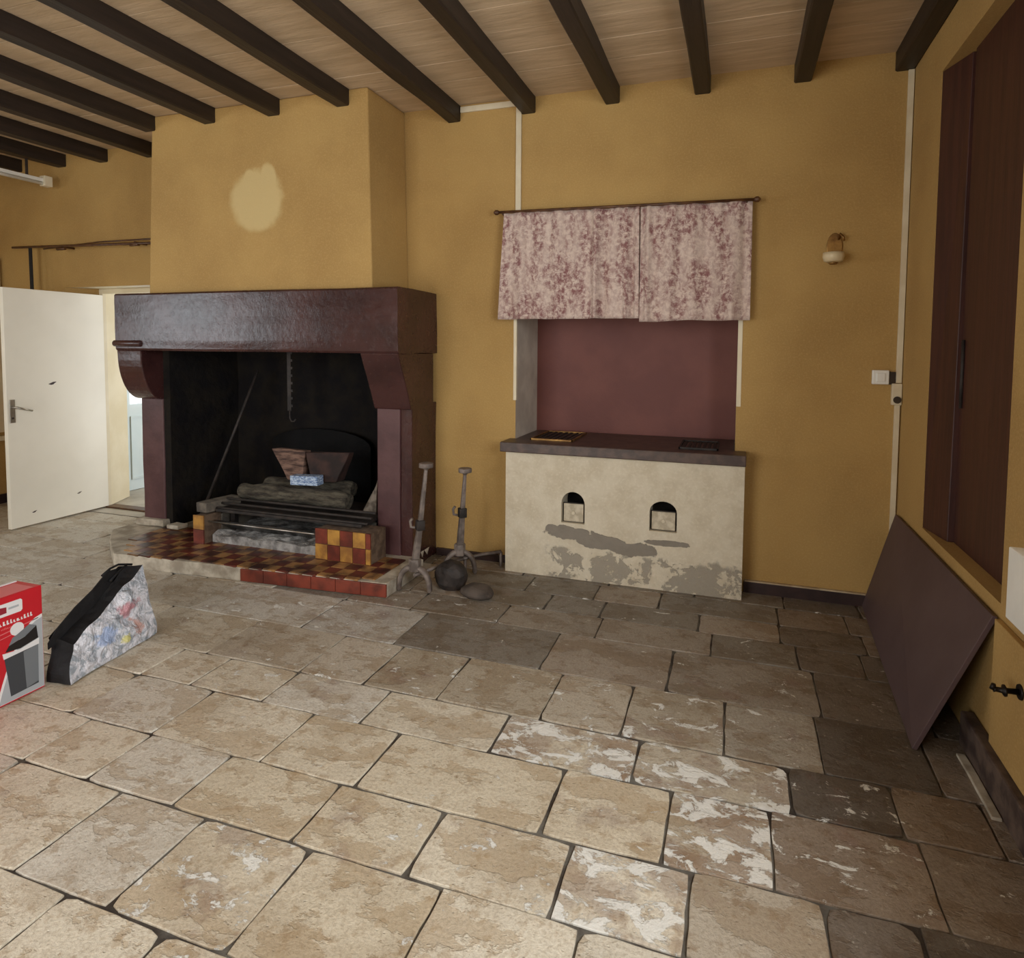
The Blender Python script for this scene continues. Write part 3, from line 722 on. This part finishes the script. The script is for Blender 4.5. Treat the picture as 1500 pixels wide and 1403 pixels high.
# ------------------------------------------------------------------ ANDIRONS
def andiron(base, top, zt, label, yaw_, lean):
    t = thing('andiron', base, label, 'andiron', 'pair of tall wrought iron andirons')
    bx_, by_ = base[0], base[1]; tx, ty = top
    P = lambda s, z: (bx_+(tx-bx_)*s, by_+(ty-by_)*s, z)
    bm = bm_new()
    tube(bm, [P(0, .14), P(.25, .30), P(.5, .44), P(1, zt-.03)], [.030, .028, .022, .014], 4); build('shaft', bm, M['iron'], t, bevel=.004)
    bm = bm_new(); tube(bm, [P(1, zt-.045), P(1, zt-.03), P(1, zt-.028), P(1, zt), P(1, zt+.002)], [.012, .022, .046, .046, .036], 14); o = build('head', bm, M['iron'], t, bevel=.003)
    bm = bm_new(); c = Vector(P(.5, .44)); tube(bm, [c-Vector((0, 0, .035)), c+Vector((0, 0, .03))], .036, 4); build('collar', bm, M['rust_iron'], t, bevel=.004)
    bm = bm_new(); tube(bm, [c+Vector((-.03, -.01, -.02)), c+Vector((-.055, -.02, -.015)), c+Vector((-.06, -.02, .02)), c+Vector((-.045, -.02, .04))], .009, 8); build('spit_hook', bm, M['iron'], t)
    c2 = Vector(P(.05, .17)); bm = bm_new(); tube(bm, [c2-Vector((0, 0, .03)), c2+Vector((0, 0, .05))], .040, 6); build('collar', bm, M['iron'], t, bevel=.004)
    d = Vector((math.cos(yaw_), math.sin(yaw_), 0))
    for s in (-1, 1):
        bm = bm_new(); c3 = Vector((bx_, by_, 0)); pts = []
        for i in range(9):
            a = i/8*math.pi/2; pts.append(c3+d*s*(.105*math.sin(a))+Vector((0, 0, .155*math.cos(a)**.8+.012)))
        pts[-1].z = .016; pts.append(pts[-1]+d*s*.008+Vector((0, 0, -.004)))
        tube(bm, pts, [.026]*6+[.024, .024, .024, .018], 8, flat=(1, .7)); build('foot', bm, M['iron'], t)
    bd = Vector((-math.sin(yaw_), math.cos(yaw_), 0)); bd = Vector((lean[0], lean[1], 0))
    bm = bm_new(); e = Vector((bx_, by_, .11)); tube(bm, [e, e+bd*.6+Vector((0, 0, .005)), e+bd+Vector((0, 0, 0))], .014, 4); o = build('log_bar', bm, M['iron'], t)
    bm = bm_new(); f = e+bd; tube(bm, [f, f+Vector((0, 0, -.104))], .012, 4); build('rear_leg', bm, M['iron'], t)
    return t
andiron((-2.850, -.74, 0), (-2.775, -.72), .835, 'taller wrought iron andiron nearest the fireplace hearth', 0.1, (.17, .42))
andiron((-2.705, -.36, 0), (-2.665, -.36), .745, 'shorter wrought iron andiron standing closer to the masonry stove', 0.5, (.21, .25))
# shadowy firewood stump and stone between them
bm = bm_new(); bmesh.ops.create_icosphere(bm, subdivisions=3, radius=.5)
for v in bm.verts: v.co = Vector((v.co.x*.24, v.co.y*.15, max(v.co.z, -.40)*.09+.037)) + Vector((-2.44, -.68, 0))
tag(build('stone_lump', bm, plain('dark_stone', S(88, 78, 70), S(58, 50, 44), 9, .8, .5, 30), jitter=.02), 'dark stone lump on the floor right of the andirons', 'stone')
bm = bm_new(); bmesh.ops.create_icosphere(bm, subdivisions=3, radius=.5)
for v in bm.verts: v.co = Vector((v.co.x*.22, v.co.y*.16, max(v.co.z, -.40)*.19+.077)) + Vector((-2.66, -.60, 0))
tag(build('log_stump', bm, M['rust_iron'], jitter=.035), 'dark rounded stump lying between the feet of the two andirons', 'stump')

# ------------------------------------------------------------------ MASONRY STOVE
st = thing('masonry_stove', (-1.65, -.08, 0), 'whitewashed masonry stove counter with two arched ash holes and flaking base', 'stove')
bm = bm_new()
SX0, SX1, SY, SZ = -2.44, -.868, -.17, .845
def arch(x0, x1, z0, zs, zt, n=12):
    cx, r = (x0+x1)/2, (x1-x0)/2
    return [(x0, z0), (x1, z0)]+[(cx+r*math.cos(math.pi*i/n), zs+(zt-zs)*math.sin(math.pi*i/n)) for i in range(n+1)]
holes = [arch(-2.037, -1.875, .383, .515, .598), arch(-1.445, -1.271, .385, .512, .584)]
outer = [(SX0, 0), (SX1, 0), (SX1, SZ), (SX0, SZ)]
ov = [bm.verts.new((x, SY, z)) for x, z in outer]; es = [bm.edges.new((ov[i], ov[(i+1) % 4])) for i in range(4)]
hl = []
for h in holes:
    hv = [bm.verts.new((x, SY, z)) for x, z in h]; hl.append(hv)
    es += [bm.edges.new((hv[i], hv[(i+1) % len(hv)])) for i in range(len(hv))]
bmesh.ops.triangle_fill(bm, use_beauty=True, use_dissolve=False, edges=es, normal=(0, -1, 0))
for hv in hl:
    bk = [bm.verts.new((v.co.x, -.002, v.co.z)) for v in hv]; n = len(hv)
    for i in range(n): bm.faces.new((hv[i], bk[i], bk[(i+1) % n], hv[(i+1) % n])).material_index = 0 if i != 0 else 0
    f = bm.faces.new(bk); f.material_index = 1
bkv = [bm.verts.new((x, 0, z)) for x, z in outer]
for i in range(4): bm.faces.new((ov[i], ov[(i+1) % 4], bkv[(i+1) % 4], bkv[i]))
build('body', bm, [M['stove'], M['black']], st)
bm = bm_new()
prism(bm, [(-2.475, -.20), (-.862, -.20), (-.862, -.001), (-.932, -.001), (-.932, .518), (-2.428, .518), (-2.428, -.001), (-2.475, -.001)], 'z', .846, .915)
build('countertop', bm, M['slab'], st, bevel=.006)
for (x0, x1, z0, z1) in ((-2.025, -1.888, .390, .512), (-1.433, -1.283, .392, .510)):
    bm = bm_new(); box(bm, x0, x1, -.150, -.135, z0, z1); d = build('ash_door', bm, plain('limewashed_ash_door', S(206, 196, 174), S(176, 164, 142), 22, .8, .6, 40), st, bevel=.004)
    bm = bm_new(); box(bm, x0-.006, x1+.006, -.134, -.128, z0-.006, z1+.004); build('door_frame', bm, M['rust_iron'], d)
    bm = bm_new(); cx = (x0+x1)/2; cz = (z0+z1)/2
    tube(bm, [(cx, -.150, cz), (cx, -.158, cz)], .012, 10); build('knob', bm, M['stove'], d)
def burner(x0, x1, y0, y1, mat, name):
    bm = bm_new(); t = .012; z0 = .914
    for b in ((x0, x1, y0, y0+t), (x0, x1, y1-t, y1), (x0, x0+t, y0, y1), (x1-t, x1, y0, y1)): box(bm, *b, z0, z0+.014)
    o = build(name, bm, mat, st, bevel=.002)
    bm = bm_new()
    for i in range(7):
        x = x0+t+(x1-x0-2*t)*(i+.5)/7; box(bm, x-.008, x+.008, y0+t, y1-t, z0, z0+.008)
    build('bars', bm, M['rust_iron'], o)
burner(-2.31, -2.00, -.03, .42, M['brass'], 'burner_frame')
burner(-1.28, -1.03, -.06, .30, M['rust_iron'], 'burner_frame')

# ------------------------------------------------------------------ VALANCE CURTAINS AND ROD
rod = thing('curtain_rod', (-1.69, -.09, 2.50), 'slim brown curtain rod above the printed valance curtains', 'curtain rod')
bm = bm_new(); tube(bm, [(-2.535, -.09, 2.507), (-.86, -.09, 2.487)], .0095, 10); build('pole', bm, M['rod'], rod)
for x, z in ((-2.53, 2.507), (-.86, 2.487)):
    bm = bm_new(); s = -1 if x < -2 else 1
    tube(bm, [(x, -.09, z), (x+s*.012, -.09, z), (x+s*.028, -.09, z), (x+s*.04, -.09, z)], [.010, .018, .018, .006], 12); build('finial', bm, M['rod'], rod)
for x, z in ((-2.505, 2.506), (-.90, 2.488)):
    bm = bm_new(); tube(bm, [(x, 0, z-.012), (x, -.085, z-.012)], .007, 8); tube(bm, [(x, -.0, z-.012), (x, -.008, z-.012)], .022, 12); build('bracket', bm, M['rod'], rod)
def cloth(x0t, x1t, x0b, x1b, zt0, zt1, zb, folds, label, seed):
    bm = bm_new(); nx, nz = 150, 26; y0 = -.088; grid = []
    for j in range(nz+1):
        row = []; v = j/nz
        for i in range(nx+1):
            u = i/nx; xt = x0t+(x1t-x0t)*u; xb = x0b+(x1b-x0b)*u; x = xt+(xb-xt)*v
            zt = zt0+(zt1-zt0)*u; z = zt+(zb-zt)*v
            y_ = y0
            for fx, amp, wd in folds:
                y_ -= amp*math.exp(-((x-fx)/wd)**2)*(.5+.6*v)
            y_ += .0085*math.sin(x*46+seed+v*.6)*(1-.25*v)+.009*noise.noise(Vector((x*5, v*1.6, seed)))+.003*math.sin(x*113+seed)*(1-v)
            if v == 1: z += .004*noise.noise(Vector((x*6, 0, seed)))
            z += .008*noise.noise(Vector((x*3, 1, seed)))*v
            row.append(bm.verts.new((x, y_, z)))
        grid.append(row)
    for j in range(nz):
        for i in range(nx):
            f = bm.faces.new((grid[j][i], grid[j+1][i], grid[j+1][i+1], grid[j][i+1])); f.smooth = True
    t = thing('valance_curtain', ((x0t+x1t)/2, y0, zt0), label, 'curtain', 'printed valance curtains over the niche')
    o = build('cloth', bm, M['toile'], t)
    so = o.modifiers.new('thickness', 'SOLIDIFY'); so.thickness = .0025; so.offset = 1
    
    return t
cloth(-2.495, -1.556, -2.535, -1.550, 2.497, 2.487, 1.765, [(-1.84, .030, .020), (-1.795, -.016, .025), (-1.64, .026, .018), (-1.595, -.020, .014), (-2.36, .016, .03), (-2.10, .010, .03)], 'left printed maroon and cream valance curtain hanging over the niche', 1.0)
cloth(-1.552, -.865, -1.546, -.862, 2.486, 2.479, 1.748, [(-1.20, .016, .04), (-.98, .022, .025), (-.91, -.014, .025), (-1.50, .020, .016), (-1.36, .012, .03)], 'right printed maroon and cream valance curtain hanging over the niche', 4.2)

# ------------------------------------------------------------------ WALL FITTINGS
tr = tag(build('cable_trunk', (lambda b: (box(b, -2.437, -2.398, -.016, 0, 2.0, 3.245), b)[1])(bm_new()), M['white_pvc'], bevel=.002), 'white cable trunk running from ceiling down behind the valance', 'cable trunk')
tag(build('cable_trunk', (lambda b: (box(b, -2.862, -2.405, -.016, 0, 3.248, 3.288), b)[1])(bm_new()), M['white_pvc'], bevel=.002), 'short horizontal white cable trunk under the ceiling between two beams', 'cable trunk')
tag(build('cable_trunk', (lambda b: (box(b, -.034, -.004, -.02, 0, 1.375, 3.188), b)[1])(bm_new()), M['white_pvc'], bevel=.002), 'long white cable trunk in the right corner above the socket', 'cable trunk')
tag(build('cable_trunk', (lambda b: (box(b, -.036, -.008, -.02, 0, .083, 1.243), b)[1])(bm_new()), M['white_pvc'], bevel=.002), 'white cable trunk in the right corner below the socket', 'cable trunk')
sw = thing('light_switch', (-.116, 0, 1.407), 'square white light switch left of the corner cable trunk', 'switch')
bm = bm_new(); box(bm, -.162, -.072, -.028, 0, 1.365, 1.450); build('housing', bm, M['enamel'], sw, bevel=.005)
bm = bm_new(); box(bm, -.140, -.094, -.034, -.027, 1.382, 1.433); build('rocker', bm, M['enamel'], sw, bevel=.003)
bm = bm_new(); box(bm, -.071, -.036, -.014, 0, 1.365, 1.440); build('cable_entry', bm, M['plug_dark'], sw)
sk = thing('wall_socket', (-.02, 0, 1.31), 'cream wall socket box in the right corner under the long trunk', 'socket')
bm = bm_new(); box(bm, -.056, -.003, -.035, 0, 1.244, 1.372); build('housing', bm, M['white_pvc'], sk, bevel=.004)
bm = bm_new(); tube(bm, [(-.028, -.034, 1.275), (-.028, -.042, 1.275)], .021, 16); build('socket_face', bm, M['plug_dark'], sk)
# sconce
sn = thing('wall_sconce', (-.39, 0, 2.16), 'small brass wall sconce with a cream glass cup on the right', 'wall lamp')
bm = bm_new(); pts = [(-.39+.045*math.sin(a)*1.0, 2.19+.085*math.cos(a)) for a in [2*math.pi*i/18 for i in range(18)]]; prism(bm, pts, 'y', -.012, 0); build('back_plate', bm, M['brass'], sn, bevel=.004)
bm = bm_new(); tube(bm, [(-.37, -.01, 2.235), (-.365, -.045, 2.262), (-.35, -.06, 2.24), (-.345, -.05, 2.22)], .007, 8); build('scroll', bm, M['brass'], sn)
bm = bm_new(); tube(bm, [(-.375, -.01, 2.15), (-.375, -.06, 2.11), (-.38, -.085, 2.098), (-.40, -.095, 2.105)], .008, 8); build('arm', bm, M['brass'], sn)
bm = bm_new(); tube(bm, [(-.405, -.095, 2.085), (-.405, -.095, 2.095), (-.405, -.095, 2.12), (-.405, -.095, 2.145)], [.03, .052, .060, .058], 18, caps=False); o = build('glass_cup', bm, M['glass_white'], sn)
so = o.modifiers.new('thickness', 'SOLIDIFY'); so.thickness = .004
bm = bm_new(); tube(bm, [(-.405, -.095, 2.075), (-.405, -.095, 2.088)], [.018, .03], 14); build('cup_holder', bm, M['brass'], sn)

# ------------------------------------------------------------------ LEANING BOARD, SHUTTER, HEATER, CUPBOARD
A, B, C_, D = Vector((-.004, -.085, .598)), Vector((-.004, -1.600, .599)), Vector((-.222, -1.522, .001)), Vector((-.150, -.02, .001))
nrm = (B-A).cross(D-A).normalized()
if nrm.x > 0: nrm = -nrm
bm = bm_new(); off = -nrm*.0
a = [A, B, C_, D]; back = [p-nrm*.018 for p in a]
shift = nrm*.020
hexa(bm, [p+shift for p in back], [p+shift*1.0 for p in a])
o = tag(build('leaning_board', bm, M['board'], bevel=.002), 'large flat brown board leaning against the right wall below the shutter', 'board')
# keep its lower edge on the floor
zm = min(v.co.z for v in o.data.vertices)
o.location.z = -zm if zm < 0 else 0

sh = thing('wall_shutter', (.06, -1.07, ZA), 'tall dark red-brown wooden shutter recessed in the right wall', 'shutter')
bm = bm_new()
# splayed jamb board at the far side, then the leaf
hexa(bm, [(.002, YB-.004, ZA+.001), (.045, -.80, ZA+.001), (.125, -.80, ZA+.001), (.125, YB-.004, ZA+.001)], [(.002, YB-.004, ZB-.001), (.070, -.76, ZB-.001), (.125, -.76, ZB-.001), (.125, YB-.004, ZB-.001)])
build('jamb_board', bm, M['shutter'], sh, bevel=.003)
bm = bm_new(); box(bm, .072, .128, YA+.002, -.795, ZA+.001, ZB-.001); lf = build('leaf', bm, M['shutter'], sh, bevel=.003)
bm = bm_new(); tube(bm, [(.066, -.83, 1.30), (.066, -.83, 1.62)], .008, 8); build('hinge_strip', bm, M['rust_iron'], lf)

ht = thing('panel_heater', (-.06, -2.3, .85), 'white metal box heater on the right wall at the photo edge', 'heater')
bm = bm_new(); box(bm, -.12, -.001, -2.75, -1.985, .742, .966); build('casing', bm, M['enamel'], ht, bevel=.004)
cb = thing('low_cupboard_door', (-.01, -1.9, .14), 'low ochre-painted cupboard door in the right wall under the heater', 'cupboard door')
bm = bm_new(); box(bm, -.022, -.001, -2.6, -1.615, .137, .60); build('leaf', bm, M['ochre'], cb, bevel=.003)
bm = bm_new(); tube(bm, [(-.022, -1.86, 0.452), (-.028, -1.86, 0.452)], [.026, .024], 14); lt = build('latch', bm, M['handle_iron'], cb)
lt['label'] = 'black iron pull latch'
bm = bm_new(); tube(bm, [(-.026, -1.86, 0.452), (-.060, -1.86, 0.450), (-.064, -1.86, 0.450), (-.070, -1.86, 0.449), (-.074, -1.86, 0.449), (-.092, -1.86, 0.450), (-.098, -1.86, 0.450)], [.010, .009, .019, .019, .009, .008, .010], 12); build('spindle', bm, M['handle_iron'], lt)
bm = bm_new(); tube(bm, [(-.098, -1.86, 00.452), (-.100, -1.86, 0.450), (-.098, -1.86, 0.468)], [.006, .010, .006], 10); build('grip', bm, M['handle_iron'], lt)

# ------------------------------------------------------------------ LEFT SIDE: portiere rod, strap, tube lamp
pr_ = thing('portiere_rod', (-6.5, -.12, 2.45), 'long brown curtain rod high above the doorway left of the hood', 'curtain rod')
bm = bm_new(); tube(bm, [(-7.38, -.12, 2.462), (-6.5, -.12, 2.446), (-5.56, -.12, 2.428)], .011, 10); build('pole', bm, M['rod'], pr_)
bm = bm_new(); tube(bm, [(-7.0, -.10, 2.437), (-6.3, -.10, 2.47), (-5.6, -.10, 2.470)], .007, 8); build('draw_rod', bm, M['rod'], pr_)
for x in (-6.75, -5.87):
    bm = bm_new(); tube(bm, [(x, 0, 2.445), (x, -.12, 2.445)], .010, 8); tube(bm, [(x-.05, -.12, 2.425), (x+.05, -.12, 2.425)], .013, 8); build('bracket', bm, M['rod'], pr_)
bm = bm_new(); hexa(bm, [(-7.155, -.125, 1.7), (-7.115, -.125, 1.7), (-7.115, -.118, 1.7), (-7.155, -.118, 1.7)], [(-7.165, -.125, 2.45), (-7.125, -.125, 2.45), (-7.125, -.118, 2.45), (-7.165, -.118, 2.45)])
tag(build('curtain_strap', bm, M['charcoal']), 'black strap hanging from the curtain rod above the open door', 'strap')
tl = thing('tube_lamp', (-6.88, -1.0, 3.04), 'unlit white tube lamp slung under a beam at the left', 'lamp')
bm = bm_new(); box(bm, -6.905, -6.875, -1.6, -.11, 3.020, 3.05); build('batten', bm, M['enamel'], tl, bevel=.003)
bm = bm_new(); tube(bm, [(-6.89, -1.58, 3.005), (-6.89, -.12, 3.005)], .014, 12); build('tube', bm, M['enamel'], tl)
for y_ in (-.135, -1.59):
    bm = bm_new(); box(bm, -6.925, -6.855, y_-.035, y_+.035, 2.985, 3.075); build('end_cap', bm, M['white_pvc'], tl, bevel=.004)
for y_ in (-.30, -1.4):
    bm = bm_new(); box(bm, -6.895, -6.885, y_-.01, y_+.01, 3.05, 3.193); build('hanger', bm, M['rust_iron'], tl)

# ------------------------------------------------------------------ RED CARTON
ct = thing('appliance_carton', (-3.97, -2.75, 0), 'red printed cardboard carton with a grey bin pictured on it', 'box')
CX0, CX1, CY0, CY1, CZ = -4.06, -3.90, -3.05, -2.315, .475
bm = bm_new(); box(bm, CX0, CX1, CY0, CY1, 0.001, CZ); build('carton_body', bm, [M['carton_red']], ct, bevel=.003)
def dec(name, pts, lay, mat, lab=None):          # print on the +X face: pts in (y, z)
    bm = bm_new(); prism(bm, pts, 'x', CX1-.0005, CX1+.0006*lay); o = build(name, bm, mat, ct)
    if lab: o['label'] = lab
    return o
Fy = lambda t: CY1-t     # t = distance from the far edge towards the camera
# picture field bottom right with curved upper-left limit
pts = [(Fy(.003), .008), (Fy(.003), .345)]
for i in range(13):
    a = i/12; pts.append((Fy(.003+.20*a**.75+.0), .345-.30*a**1.6-.03*a))
pts += [(Fy(.21), .008)]
dec('picture_field', pts, 1, M['p_white'])
pts2 = [(Fy(.004), .010), (Fy(.004), .330)]
for i in range(13):
    a = i/12; pts2.append((Fy(.004+.188*a**.75), .330-.285*a**1.6-.03*a))
pts2 += [(Fy(.195), .010)]
dec('picture_field', pts2, 2, M['p_grey'])
# bin: body, rim, dark opening, lid
dec('printed_bin', [(Fy(.028), .035), (Fy(.145), .030), (Fy(.165), .205), (Fy(.025), .215)], 3, M['p_dark'])
dec('printed_bin', [(Fy(.028), .045), (Fy(.080), .035), (Fy(.088), .205), (Fy(.025), .215)], 4, M['p_mid'])
dec('printed_bin', [(Fy(.022), .213), (Fy(.168), .205), (Fy(.172), .230), (Fy(.10), .222), (Fy(.020), .240)], 5, M['p_white'])
dec('printed_bin', [(Fy(.024), .242), (Fy(.10), .226), (Fy(.160), .233), (Fy(.145), .255), (Fy(.08), .27), (Fy(.030), .30)], 4, M['p_black'])
dec('printed_bin', [(Fy(.030), .302), (Fy(.08), .272), (Fy(.145), .257), (Fy(.13), .285), (Fy(.06), .318)], 5, M['p_mid'])
dec('badge', [(Fy(.11)+.028*math.cos(a), .318+.028*math.sin(a)) for a in [2*math.pi*i/16 for i in range(16)]], 4, M['p_white'])
# logo plate
dec('logo_plate', [(Fy(.085), .398), (Fy(.085), .440), (Fy(.092), .447), (Fy(.195), .447), (Fy(.20), .440), (Fy(.20), .398), (Fy(.195), .391), (Fy(.092), .391)], 2, M['p_white'])
dec('logo_mark', [(Fy(.150), .405), (Fy(.150), .430), (Fy(.185), .435), (Fy(.185), .403)], 3, M['p_red'])
dec('logo_mark', [(Fy(.10), .416), (Fy(.10), .425), (Fy(.142), .425), (Fy(.142), .416)], 3, M['p_grey'])
# lines of small lettering, too small to read
def scribble(t0, t1, z, h, mat, n, seed):
    bm = bm_new(); R = random.Random(seed); t = t0
    while t < t1:
        wd = h*R.uniform(.35, .75); hh = h*R.choice([.65, .65, 1.0])
        prism(bm, [(Fy(t+wd), z), (Fy(t), z), (Fy(t), z+hh*.3), (Fy(t+wd*.4), z+hh*.3), (Fy(t+wd*.4), z+hh), (Fy(t+wd), z+hh)], 'x', CX1-.0005, CX1+.0013); t += wd+h*.28
    return build(n, bm, mat, ct)
scribble(.045, .34, .352, .018, M['p_white'], 'lettering', 3)
scribble(.09, .17, .334, .008, M['p_pink'], 'lettering', 5)
dec('printed_line', [(Fy(.02), .330), (Fy(.02), .334), (Fy(.45), .290), (Fy(.45), .286)], 1, M['p_pink'])
dec('printed_line', [(Fy(.02), .312), (Fy(.02), .315), (Fy(.45), .268), (Fy(.45), .264)], 1, M['p_pink'])
bm = bm_new(); box(bm, CX0+.002, CX0+.014, CY0+.01, CY1-.01, CZ-.001, CZ+.004); build('top_flap_edge', bm, M['p_white'], ct)
bm = bm_new(); box(bm, CX0+.03, CX1-.01, CY0+.01, CY1-.03, CZ-.001, CZ+.0012); build('top_print', bm, M['p_pink'], ct)

# ------------------------------------------------------------------ PLASTIC BAG
bg = thing('shopping_bag', (-3.88, -2.0, 0), 'slumped clear plastic bag with black sides and straps beside the red carton', 'bag')
def patchmesh(c, nu, nv, amp, seed, mat, name, thick=.003, bulge=.03):
    # c: four corners (bl, br, tr, tl)
    c = [Vector(q) for q in c]; n = ((c[1]-c[0]).cross(c[3]-c[0])).normalized()
    bm = bm_new(); g = []
    for j in range(nv+1):
        row = []
        for i in range(nu+1):
            u, v = i/nu, j/nv
            q = c[0].lerp(c[1], u).lerp(c[3].lerp(c[2], u), v)
            q = q+n*(bulge*math.sin(math.pi*u)*math.sin(math.pi*v)+amp*(noise.noise(q*12+Vector((seed, 0, 0)))+.6*noise.noise(q*30+Vector((seed, 3, 0))))*min(1, 6*min(u, 1-u, v+.05, 1.05-v)))
            q = q+Vector((noise.noise(q*8)*.016, noise.noise(q*8+Vector((9, 0, 0)))*.026, noise.noise(q*10+Vector((0, 9, 0)))*.020*min(1, max(0, q.z)*14)))
            if q.z < .004: q.z = .004
            row.append(bm.verts.new(q))
        g.append(row)
    for j in range(nv):
        for i in range(nu): bm.faces.new((g[j][i], g[j][i+1], g[j+1][i+1], g[j+1][i]))
    o = build(name, bm, mat, bg)
    s = o.modifiers.new('thickness', 'SOLIDIFY'); s.thickness = thick; s.offset = 0
    return o
bl, br = (-3.80, -2.265, .005), (-3.90, -1.70, .005)
tl_, tr_ = (-3.87, -2.19, .235), (-3.955, -1.80, .375)
br2 = (-3.955, -1.705, .055)
patchmesh([bl, (-3.885, -1.74, .005), (-3.97, -1.74, .37), (-3.865, -2.21, .155)], 34, 34, .022, 1.0, M['bag_print'], 'front_face', bulge=.02)
patchmesh([(-3.865, -2.21, .152), (-3.97, -1.74, .365), (-4.02, -1.80, .375), (-3.95, -2.22, .16)], 20, 8, .01, 5.0, M['charcoal'], 'top_film', bulge=.01)
patchmesh([(-3.925, -2.285, .004), bl, (-3.865, -2.21, .155), (-3.95, -2.25, .19)], 12, 12, .006, 3.0, M['charcoal'], 'side_panel', bulge=.012)
patchmesh([(-4.06, -1.74, .004), (-3.925, -2.285, .004), (-3.95, -2.25, .19), (-4.06, -1.80, .37)], 16, 12, .012, 4.0, M['charcoal'], 'back_face', bulge=-.01)
patchmesh([(-3.885, -1.74, .005), (-4.06, -1.74, .004), (-4.06, -1.80, .37), (-3.97, -1.74, .37)], 12, 12, .012, 6.0, M['charcoal'], 'side_panel', bulge=.01)
# black strap band along the sloping back edge
def band(path, wds, name):
    bm = bm_new(); prev = None
    for (q, wd) in zip(path, wds):
        q = Vector(q); a = bm.verts.new(q+Vector((0, 0, wd/2))); b = bm.verts.new(q-Vector((0, 0, wd/2)))
        if prev: bm.faces.new((prev[0], a, b, prev[1]))
        prev = (a, b)
    o = build(name, bm, M['charcoal'], bg); s = o.modifiers.new('thickness', 'SOLIDIFY'); s.thickness = .006; s.offset = 0
band([(-3.93, -2.275, .165), (-3.935, -2.23, .20), (-3.95, -2.13, .255), (-3.96, -2.03, .30), (-3.985, -1.93, .355), (-4.0, -1.87, .375)], [.03, .06, .075, .085, .085, .03], 'strap')
bm = bm_new(); tube(bm, [(-3.985, -1.96, .385), (-4.0, -1.90, .402), (-4.02, -1.84, .40), (-4.02, -1.76, .375)], .006, 8); build('handle', bm, M['charcoal'], bg)
bm = bm_new(); tube(bm, [(-3.975, -1.93, .345), (-3.99, -1.87, .368), (-4.01, -1.80, .385)], .006, 8); build('handle', bm, M['charcoal'], bg)
